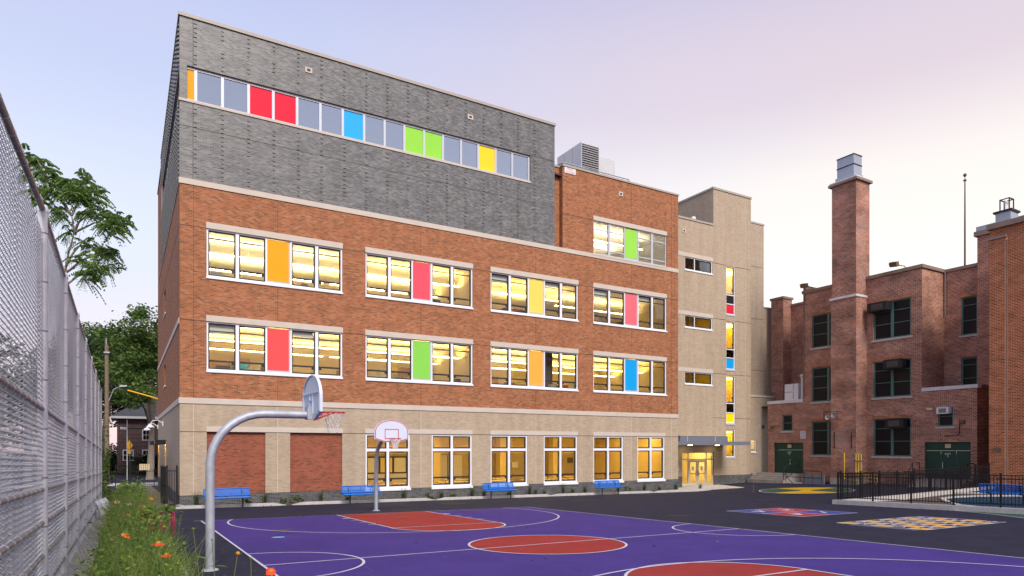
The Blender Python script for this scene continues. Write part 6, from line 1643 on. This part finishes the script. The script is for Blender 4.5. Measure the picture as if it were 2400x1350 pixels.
# utility pole, lamp arm, cable with yellow guard, street sign
up_ = Vector((-1.42, 72.7, gz(-1.42, 72.7))); UPo = thing('utility_pole', up_, 'weathered wooden utility pole beyond the end of the chain-link fence', 'utility pole')
q = MB(); q.tube([up_, (-1.46, 72.72, 12.3)], [.21, .16], 'pole_wood', 12); q.build('pole', UPo)
q = MB(); q.tube([(-1.5, 72.7, 11.3), (-1.5, 72.7, 12.9)], .05, 'steel_galv', 6); q.box(-1.7, -1.2, 72.4, 72.5, 11.5, 11.62, 'steel_galv'); q.build('bracket', UPo)
q = MB(); q.tube([(-1.3, 72.6, 7.0), (-.9, 72.4, 8.1), (-.3, 72.2, 8.45)], .045, 'steel_galv', 7); q.obox((-.1, 72.1, 8.45), (.28, -.06, .02), (.02, .12, 0), (0, 0, .06), 'hvac_metal'); q.build('lamp_arm', UPo)
cb = thing('overhead_cable', at(262, 905, 60), 'overhead cable with a bright yellow guard sleeve between pole and school', 'cable')
q = MB(); q.tube([(-1.4, 72.7, 9.0), tuple(at(280, 910, 60)), tuple(at(300, 915, 57.8)), tuple(at(372, 936, 56.5))], .022, 'black_iron', 5); q.build('cable', cb)
q = MB(); q.tube([tuple(at(300, 915, 57.8)), tuple(at(340, 926, 57.1)), tuple(at(371, 935.6, 56.5))], .07, 'sign_yellow', 8); q.build('guard_sleeve', cb)
sp0 = at(305, 1075, 74); yz = thing('street_sign', (sp0.x, sp0.y, gz(sp0.x, sp0.y)), 'yellow diamond street sign turned almost edge on at the end of the alley', 'sign')
q = MB(); q.tube([(sp0.x, sp0.y, gz(sp0.x, sp0.y)), (sp0.x, sp0.y, 3.6)], .04, 'leg_green', 6); q.build('post', yz)
q = MB(); c = Vector((sp0.x - .05, sp0.y - .06, 2.9)); rr = Vector((.30, .42, 0)); q.face([c - rr, c - Vector((0, 0, .62)), c + rr, c + Vector((0, 0, .62))], 'sign_yellow'); q.face([c + Vector((.02, .0, -.95)) - rr * .5, c + Vector((.02, 0, -.95)) + rr * .5, c + rr * .5 + Vector((.02, 0, -.60)), c - rr * .5 + Vector((.02, 0, -.60))], 'sign_yellow')
o = q.build('sign_plate', yz); sm = o.modifiers.new('thick', 'SOLIDIFY'); sm.thickness = .02
nb = at(275, 1003, 74); np_ = thing('street_name_sign', (nb.x + .35, nb.y, gz(nb.x, nb.y)), 'thin pale post with white crossed street blades in front of the brick house', 'sign')
q = MB(); pp = at(298, 1003, 74); q.tube([(pp.x, pp.y, gz(pp.x, pp.y)), (pp.x, pp.y, pp.z + .9)], .05, 'trim_white', 6); q.build('post', np_)
q = MB(); a, b = at(282, 1003, 74), at(298, 1004, 74); q.bar(a, b, .03, .26, 'trim_white'); q.bar(b, at(352, 1005, 74), .03, .16, 'leg_green'); q.build('sign_plate', np_)

# ---------------------------------------------------------------- the planter by the fence
def blades(P, H, w, lean, mat_, parent=None, name='wild_grass', seg=3):
    """tapering grass blades bent over in their own directions"""
    n = len(P); a = rng.uniform(0, 2 * np.pi, n); d = np.stack([np.cos(a), np.sin(a), np.zeros(n)], 1); b = rng.uniform(0, 2 * np.pi, n); s = np.stack([np.cos(b), np.sin(b), np.zeros(n)], 1)
    Hn = (H * rng.uniform(.55, 1.15, n))[:, None]; le = (lean * rng.uniform(.3, 1.4, n))[:, None]; rows = []
    for k in range(seg + 1):
        f = k / seg; c = P + np.array([0, 0, 1.0]) * Hn * (f - .18 * f * f * le) + d * Hn * le * f * f; ww = w * (1 - f) ** .8 + .0008
        rows += [c - s * ww, c + s * ww]
    V = np.stack(rows, 1).reshape(-1, 3); m_ = 2 * (seg + 1); i = np.arange(n)[:, None] * m_
    F = np.concatenate([np.concatenate([i + 2 * k, i + 2 * k + 1, i + 2 * k + 3, i + 2 * k + 2], 1) for k in range(seg)])
    return raw_mesh(name, V, F, mat_, parent)
def bedpts(n, y0, y1, x0=-.28, x1=.56):
    y = y0 + (y1 - y0) * rng.random(n); x = rng.uniform(x0, x1, n); return np.stack([x, y, np.array([G(a, b) + .05 for a, b in zip(x, y)])], 1)
P = np.concatenate([bedpts(8500, 5.5, 14), bedpts(8500, 14, 23), bedpts(5500, 23, 30.5)])
Hh = .46 + .16 * np.sin(P[:, 1] * .9) * np.cos(P[:, 0] * 3) + .010 * np.clip(P[:, 1] - 8, 0, 22) + .22 * np.clip((P[:, 0] + .28) / .5, 0, 1)
tag(blades(P, Hh, .0065, .6, 'blade_green'), kind='stuff')
P = bedpts(1900, 5.5, 30); V, F = leaf_cards(np.repeat(P, 16, 0) + rng.normal(size=(30400, 3)) * np.array([.11, .13, .17]) + np.array([0, 0, .42]), .065, aspect=.42)
tag(raw_mesh('weed_leaves', V, F, 'leaf_weed'), kind='stuff')
P = bedpts(2600, 6, 30.5); tag(blades(P, np.full(len(P), 1.15), .0035, .35, 'stem_green', name='tall_grass'), kind='stuff')
def bush(c, s, n, size, mat_, label, name='garden_bush', cat='plant', aspect=.35):
    t = thing(name, c, label, cat); V, F = leaf_cards(crown_points([(c[0], c[1], c[2] + s[2] * .55, s[0], s[1], s[2] * .6)], n, hollow=.2), size, aspect=aspect); raw_mesh('foliage', V, F, mat_, t)
    q = MB()
    for k in range(7): e = Vector((c[0] + random.uniform(-1, 1) * s[0] * .6, c[1] + random.uniform(-1, 1) * s[1] * .6, c[2] + s[2] * random.uniform(.6, 1))); q.tube([c, (Vector(c) + e) / 2 + Vector((0, 0, .05)), e], [.012, .009, .004], 'stem_green', 5)
    q.build('stem', t); return t
bush((.15, 28.6, G(.15, 28.6)), (.55, .9, 1.25), 2600, .10, 'leaf_weed', 'bright leafy bush at the far end of the flower bed')
bush((.2, 24.3, G(.2, 24.3)), (.5, .9, .85), 2200, .09, 'leaf_weed', 'broad green weed clump in the middle of the flower bed')
bush((.1, 19.4, G(.1, 19.4)), (.45, .8, .75), 2000, .075, 'leaf_weed', 'green weed clump beside the hanging magenta flowers')
bush((.5, 11.2, G(.5, 11.2)), (.3, .6, .55), 1500, .06, 'leaf_weed', 'leafy clump at the near edge of the flower bed kerb')
bush((.18, 14.6, G(.18, 14.6)), (.40, .7, .85), 1900, .07, 'leaf_weed', 'bushy green weed beside the magenta amaranth')
bush((-.02, 11.0, G(-.02, 11.0)), (.30, .6, .62), 1600, .06, 'leaf_weed', 'bushy weed on the fence side of the flower bed')
bush((.22, 9.2, G(.22, 9.2)), (.34, .55, .50), 1500, .055, 'leaf_weed', 'leafy clump at the bottom edge of the flower bed')
t = thing('climbing_vine', (-.75, 38, G(-.75, 38)), 'dark vine climbing at the far end of the chain-link fence', 'plant')
V, F = leaf_cards(crown_points([(-.95, 36.5, .8, .35, 1.8, 1.2), (-1.0, 39, 1.8, .35, 2.2, 2.4), (-.85, 41, 1.0, .4, 1.6, 1.6)], 4200, hollow=.2), .13); raw_mesh('foliage', V, F, 'leaf_street', t)
q = MB()
for y in (36.5, 38.2, 39.8): q.tube([(-.95, y, G(-.9, y)), (-1.0, y + .3, 1.5), (-.95, y + .1, 3.0)], [.03, .02, .008], 'bark', 5)
q.build('stem', t)

def flower(pos, base, kind, label, r=.045, tilt=(0, 0, 1), leaves=3, group='flowers in the bed by the fence'):
    """one flowering stalk: stem, leaves, head of ray petals round a raised core"""
    pos, base = Vector(pos), Vector(base); t = thing('flower', base, label, 'flower', group)
    mid = (pos + base) / 2 + Vector((random.uniform(-.05, .05), random.uniform(-.05, .05), .04))
    curve = [base.lerp(mid, k / 4) if k <= 4 else mid.lerp(pos, (k - 4) / 4) for k in range(9)]
    curve = [base * (1 - u) ** 2 + mid * 2 * u * (1 - u) + pos * u * u for u in np.linspace(0, 1, 9)]
    q = MB(); q.tube(curve, [.006 - .0003 * i for i in range(9)], 'stem_green', 6); q.build('stem', t)
    q = MB()
    for k in range(leaves):
        c = curve[2 + (k * 2) % 6]; a = random.uniform(0, 6.28); d = Vector((math.cos(a), math.sin(a), .25)); s = d.cross(Vector((0, 0, 1))).normalized(); L = random.uniform(.09, .15)
        rows = [(0, .004), (.3, .026), (.6, .024), (1, .001)]; pts = [(c + d * L * f + Vector((0, 0, -.35 * L * f * f)) , w) for f, w in rows]
        for (p0, w0), (p1, w1) in zip(pts, pts[1:]): q.face([p0 - s * w0, p0 + s * w0, p1 + s * w1, p1 - s * w1], 'leaf_weed')
    if q.f: q.build_each('leaf', t)
    ax = Vector(tilt).normalized(); u = ax.cross(Vector((0, 1, .3))).normalized(); v = ax.cross(u)
    col = {'red': 'flower_red', 'orange': 'flower_orange', 'pale': 'flower_pale'}.get(kind)
    if col:
        q = MB(); n = 12
        for k in range(n):
            a = 2 * math.pi * k / n + random.uniform(-.1, .1); d = u * math.cos(a) + v * math.sin(a); s = ax.cross(d); L = r * random.uniform(.85, 1.1)
            rows = [(.2, .18), (.6, .30), (.9, .24), (1.02, .04)]; pp_ = [(pos + d * L * f + ax * (r * .12 - .32 * r * f * f), w * r) for f, w in rows]
            for (p0, w0), (p1, w1) in zip(pp_, pp_[1:]): q.face([p0 - s * w0, p0 + s * w0, p1 + s * w1, p1 - s * w1], col)
        q.build('petals', t)
    q = MB(); k_ = 'flower_core' if kind in ('red', 'orange', 'bud_orange', 'pale') else 'leaf_weed'; hh = r * (.55 if col else .9)
    rings = [(0, 0), (.42, .0), (.5, .35), (.38, .75), (0, 1)]; vs = []; n = 10
    for rr_, h in rings:
        for k in range(n): a = 2 * math.pi * k / n; vs.append(pos + (u * math.cos(a) + v * math.sin(a)) * rr_ * r + ax * (h * hh - .1 * r))
    q.faces(vs, [(i * n + k, i * n + (k + 1) % n, (i + 1) * n + (k + 1) % n, (i + 1) * n + k) for i in range(4) for k in range(n)], k_, True)
    if not col:
        for k in range(9):
            a = 2 * math.pi * k / 9; d = u * math.cos(a) + v * math.sin(a); s = ax.cross(d) * r * .12; q.face([pos + d * r * .3 - s, pos + d * r * .3 + s, pos + d * r * 1.1 + ax * r * .5], 'leaf_weed')
    q.build('flower_head', t); return t
def fl_at(px, py, y, kind, label, r=.05, tilt=(0, -.25, 1), bx=None, by=None, **k):
    p = Vector(on_y(px, py, y)); b = (bx if bx is not None else min(max(p.x + random.uniform(-.08, .08), -.4), .64), by if by is not None else y + random.uniform(-.1, .1)); flower(p, (b[0], b[1], G(*b) + .05), kind, label, r, tilt, **k)
fl_at(297, 1254, 11.0, 'orange', 'orange daisy-like flower in the middle of the flower bed', .075, (.5, -.3, 1)); fl_at(371, 1274, 10.4, 'red', 'red daisy-like flower seen edge on near the planter kerb', .085, (0, -.12, 1)); fl_at(389, 1301, 9.6, 'red', 'red flower with a golden core right above the planter kerb', .075, (0, -.10, 1))
fl_at(333, 1190, 19.5, 'red', 'small scarlet flower far along the flower bed', .075, (0, -.9, .5)); fl_at(251, 1294, 11.3, 'bud_orange', 'dull orange flower head at the left of the flower bed', .05); fl_at(385, 1236, 13.5, 'bud_orange', 'small orange flower beside the hanging magenta tassels', .05); fl_at(424, 1339, 9.6, 'bud_orange', 'brownish orange flower head at the foot of the planter kerb', .06)
fl_at(274, 1176, 21, 'pale', 'pale pinkish flower toward the far end of the flower bed', .07, (0, -.6, .8)); fl_at(303, 1181, 20.5, 'pale', 'second pale pinkish flower, right of the first', .055, (0, -.6, .8)); fl_at(362, 1283, 12, 'bud_orange', 'tiny yellow flower below the edge-on red flower', .035)
more = [(318, 1222, 15.5, 'red', .05), (300, 1205, 18, 'red', .055), (343, 1311, 10.8, 'pale', .04), (355, 1168, 23, 'orange', .06), (334, 1332, 10, 'red', .045), (265, 1262, 13, 'pale', .045)]
words_ = ['leftmost', 'second from the left', 'third from the left', 'third from the right', 'second from the right', 'rightmost']
for r_, (px, py, y, kd, rr_) in enumerate(sorted(more)):
    fl_at(px, py, y, kd, 'small %s flower among the grasses, %s of the six small blooms' % ({'bud_orange': 'dull orange', 'pale': 'pale pink'}.get(kd, kd), words_[r_]), rr_, (random.uniform(-.4, .4), -.5, .8))
# tall stalks leaning out over the asphalt close to the camera
fl_at(635, 1339, 6.6, 'red', 'red flower with a yellow core leaning over the white sideline', .048, (-.1, -.75, .75), bx=1.15, by=6.0, leaves=2); fl_at(557, 1299, 7.0, 'bud_orange', 'round orange flower bud on a long curved stalk right of the hoop pole', .040, (.3, -.3, 1), bx=.75, by=6.6, leaves=4)
fl_at(453, 1241, 7.6, 'bud', 'tall green bud left of the hoop pole', .030, (0, -.2, 1), bx=.72, by=7.2, leaves=7); fl_at(431, 1277, 7.3, 'bud', 'wide spiky green bud low beside the planter kerb', .045, (0, -.1, 1), bx=.70, by=7.0, leaves=4); fl_at(497, 1266, 7.6, 'bud', 'leafy green tip in front of the hoop pole', .02, bx=.8, by=6.8, leaves=8); fl_at(588, 1310, 6.9, 'bud', 'leafy green shoot between the orange bud and the red flower', .022, bx=.95, by=6.2, leaves=7)
bush((.92, 7.2, G(.92, 7.2)), (.32, .45, .62), 520, .055, 'leaf_weed', 'leafy shoots spilling over the kerb in front of the hoop pole base')
def amaranth(px, py, y, label, n=7, L=.34):
    c = Vector(on_y(px, py, y)); b = Vector((min(c.x, .66), y + .1, G(min(c.x, .66), y + .1) + .05)); t = thing('amaranth', b, label, 'flower', 'hanging magenta flowers')
    q = MB(); q.tube([b, b.lerp(c, .6) + Vector((-.03, 0, .1)), c], [.012, .010, .006], 'stem_green', 6); q.build('stem', t)
    q = MB()
    for k in range(n):
        d = Vector((random.uniform(-.13, .13), random.uniform(-.1, .1), 0)); l = L * random.uniform(.6, 1.2); q.tube([c + d * .2, c + d + Vector((0, 0, .02)), c + d * 1.15 - Vector((0, 0, l * .5)), c + d * 1.1 - Vector((0, 0, l))], [.010, .018, .016, .004], 'flower_magenta', 6)
    q.build('tassel', t); V, F = leaf_cards(np.array(c) + rng.normal(size=(60, 3)) * np.array([.11, .11, .06]) + np.array([0, 0, .05]), .11, aspect=.4); raw_mesh('leaf', V, F, 'leaf_weed', t)
amaranth(346, 1206, 14.6, 'magenta amaranth tassels hanging inside the flower bed'); amaranth(390, 1202, 14.4, 'magenta amaranth tassels hanging over the planter kerb', 9, .42); amaranth(366, 1226, 13.8, 'thin dark magenta amaranth between the two thick ones', 4, .3)

# ---------------------------------------------------------------- young plants in the bed along the school
near = [(3.9, 'blue bench'), ]
def spot_name(x):
    if x < 3.2: return 'at the left corner of the school'
    if x < 6.3: return 'below the left red brick panel'
    if x < 10.2: return 'below the right red brick panel'
    i = min(range(6), key=lambda k: abs((gw[k][0] + gw[k][1]) / 2 - x)); return 'near the %s tall ground floor window' % ('first', 'second', 'third', 'fourth', 'fifth', 'sixth')[i]
spots = [(2.76, 32.5, .62, 0), (4.9, 32.6, .30, 1), (5.66, 32.5, .55, 0), (6.5, 32.55, .28, 1), (7.08, 32.5, .52, 1), (8.24, 32.5, .58, 0), (9.6, 32.6, .34, 0), (12.53, 32.5, .60, 0), (13.93, 32.4, .40, 1), (14.72, 32.6, .42, 0), (15.4, 32.6, .28, 1), (16.52, 32.5, .58, 0), (17.3, 32.6, .40, 0),
         (18.9, 32.6, .35, 0), (20.26, 32.5, .66, 0), (20.7, 32.6, .4, 0), (21.33, 32.6, .30, 0), (22.61, 32.5, .66, 0), (23.3, 32.5, .32, 1), (24.19, 32.5, .52, 0), (26.9, 32.6, .42, 0), (27.6, 32.5, .45, 1), (28.98, 32.5, .58, 0), (30.3, 32.5, .38, 0), (31.68, 32.45, .55, 0), (33.9, 32.4, .42, 0)]
SZ = {0: 'narrow upright grass tuft', 1: 'low bushy green plant'}; seen = {}
for x, y, h, k in spots:
    where = spot_name(x) if x < 33 else 'at the edge of the lit entrance slab'; lab = '%s%s in the bed %s' % ('tall ' if h > .5 and k == 0 else 'small ' if k == 0 else '', SZ[k], where)
    seen[lab] = seen.get(lab, 0) + 1
    if seen[lab] > 1: lab = lab.replace('in the bed', 'further right', 1) if seen[lab] == 2 else lab.replace('in the bed', 'rightmost', 1)
    g = G(x, y) + .04; t = thing('bed_plant', (x, y, g), lab, 'plant', 'young plants in the bed along the school')
    if k == 0:
        P = np.stack([x + rng.normal(size=90) * .045, y + rng.normal(size=90) * .045, np.full(90, g)], 1); blades(P, np.full(90, h * 1.15), .007, .32, 'blade_bed', t, 'foliage')
    else:
        V, F = leaf_cards(crown_points([(x, y, g + h * .5, h * .6, h * .5, h * .5)], 420, hollow=.2), .07); raw_mesh('foliage', V, F, 'leaf_street', t)
        q = MB(); q.tube([(x, y, g - .03), (x, y, g + h * .5)], [.015, .008], 'stem_green', 5); q.build('stem', t)
P = np.stack([rng.uniform(2.4, 32, 2600), rng.uniform(32.2, 32.95, 2600), np.zeros(2600)], 1); P = P[(np.sin(P[:, 0] * 1.7) + rng.normal(size=len(P)) * .6) > .55]; P[:, 2] = [G(a, b) + .04 for a, b in P[:, :2]]
tag(blades(P, np.full(len(P), .15), .006, .6, 'blade_bed', name='bed_weeds'), kind='stuff')

# fallen leaves blown against the kerbs
P = np.concatenate([np.stack([rng.uniform(.9, 2.1, 70), rng.uniform(8, 31, 70)], 1), np.stack([rng.uniform(3, 32, 90), 31.9 - np.abs(rng.normal(size=90)) * .35], 1), np.stack([rng.uniform(1, 26, 60), rng.uniform(9, 31, 60)], 1), np.stack([27.8 - np.abs(rng.normal(size=40)) * .3, rng.uniform(6, 18, 40)], 1)])
C = np.stack([P[:, 0], P[:, 1], [G(a, b) + .028 for a, b in P]], 1); V, F = leaf_cards(C, .07, flat=.12, droop=0, aspect=.55)
tag(raw_mesh('fallen_leaves', V, F, 'leaf_fallen'), kind='stuff')
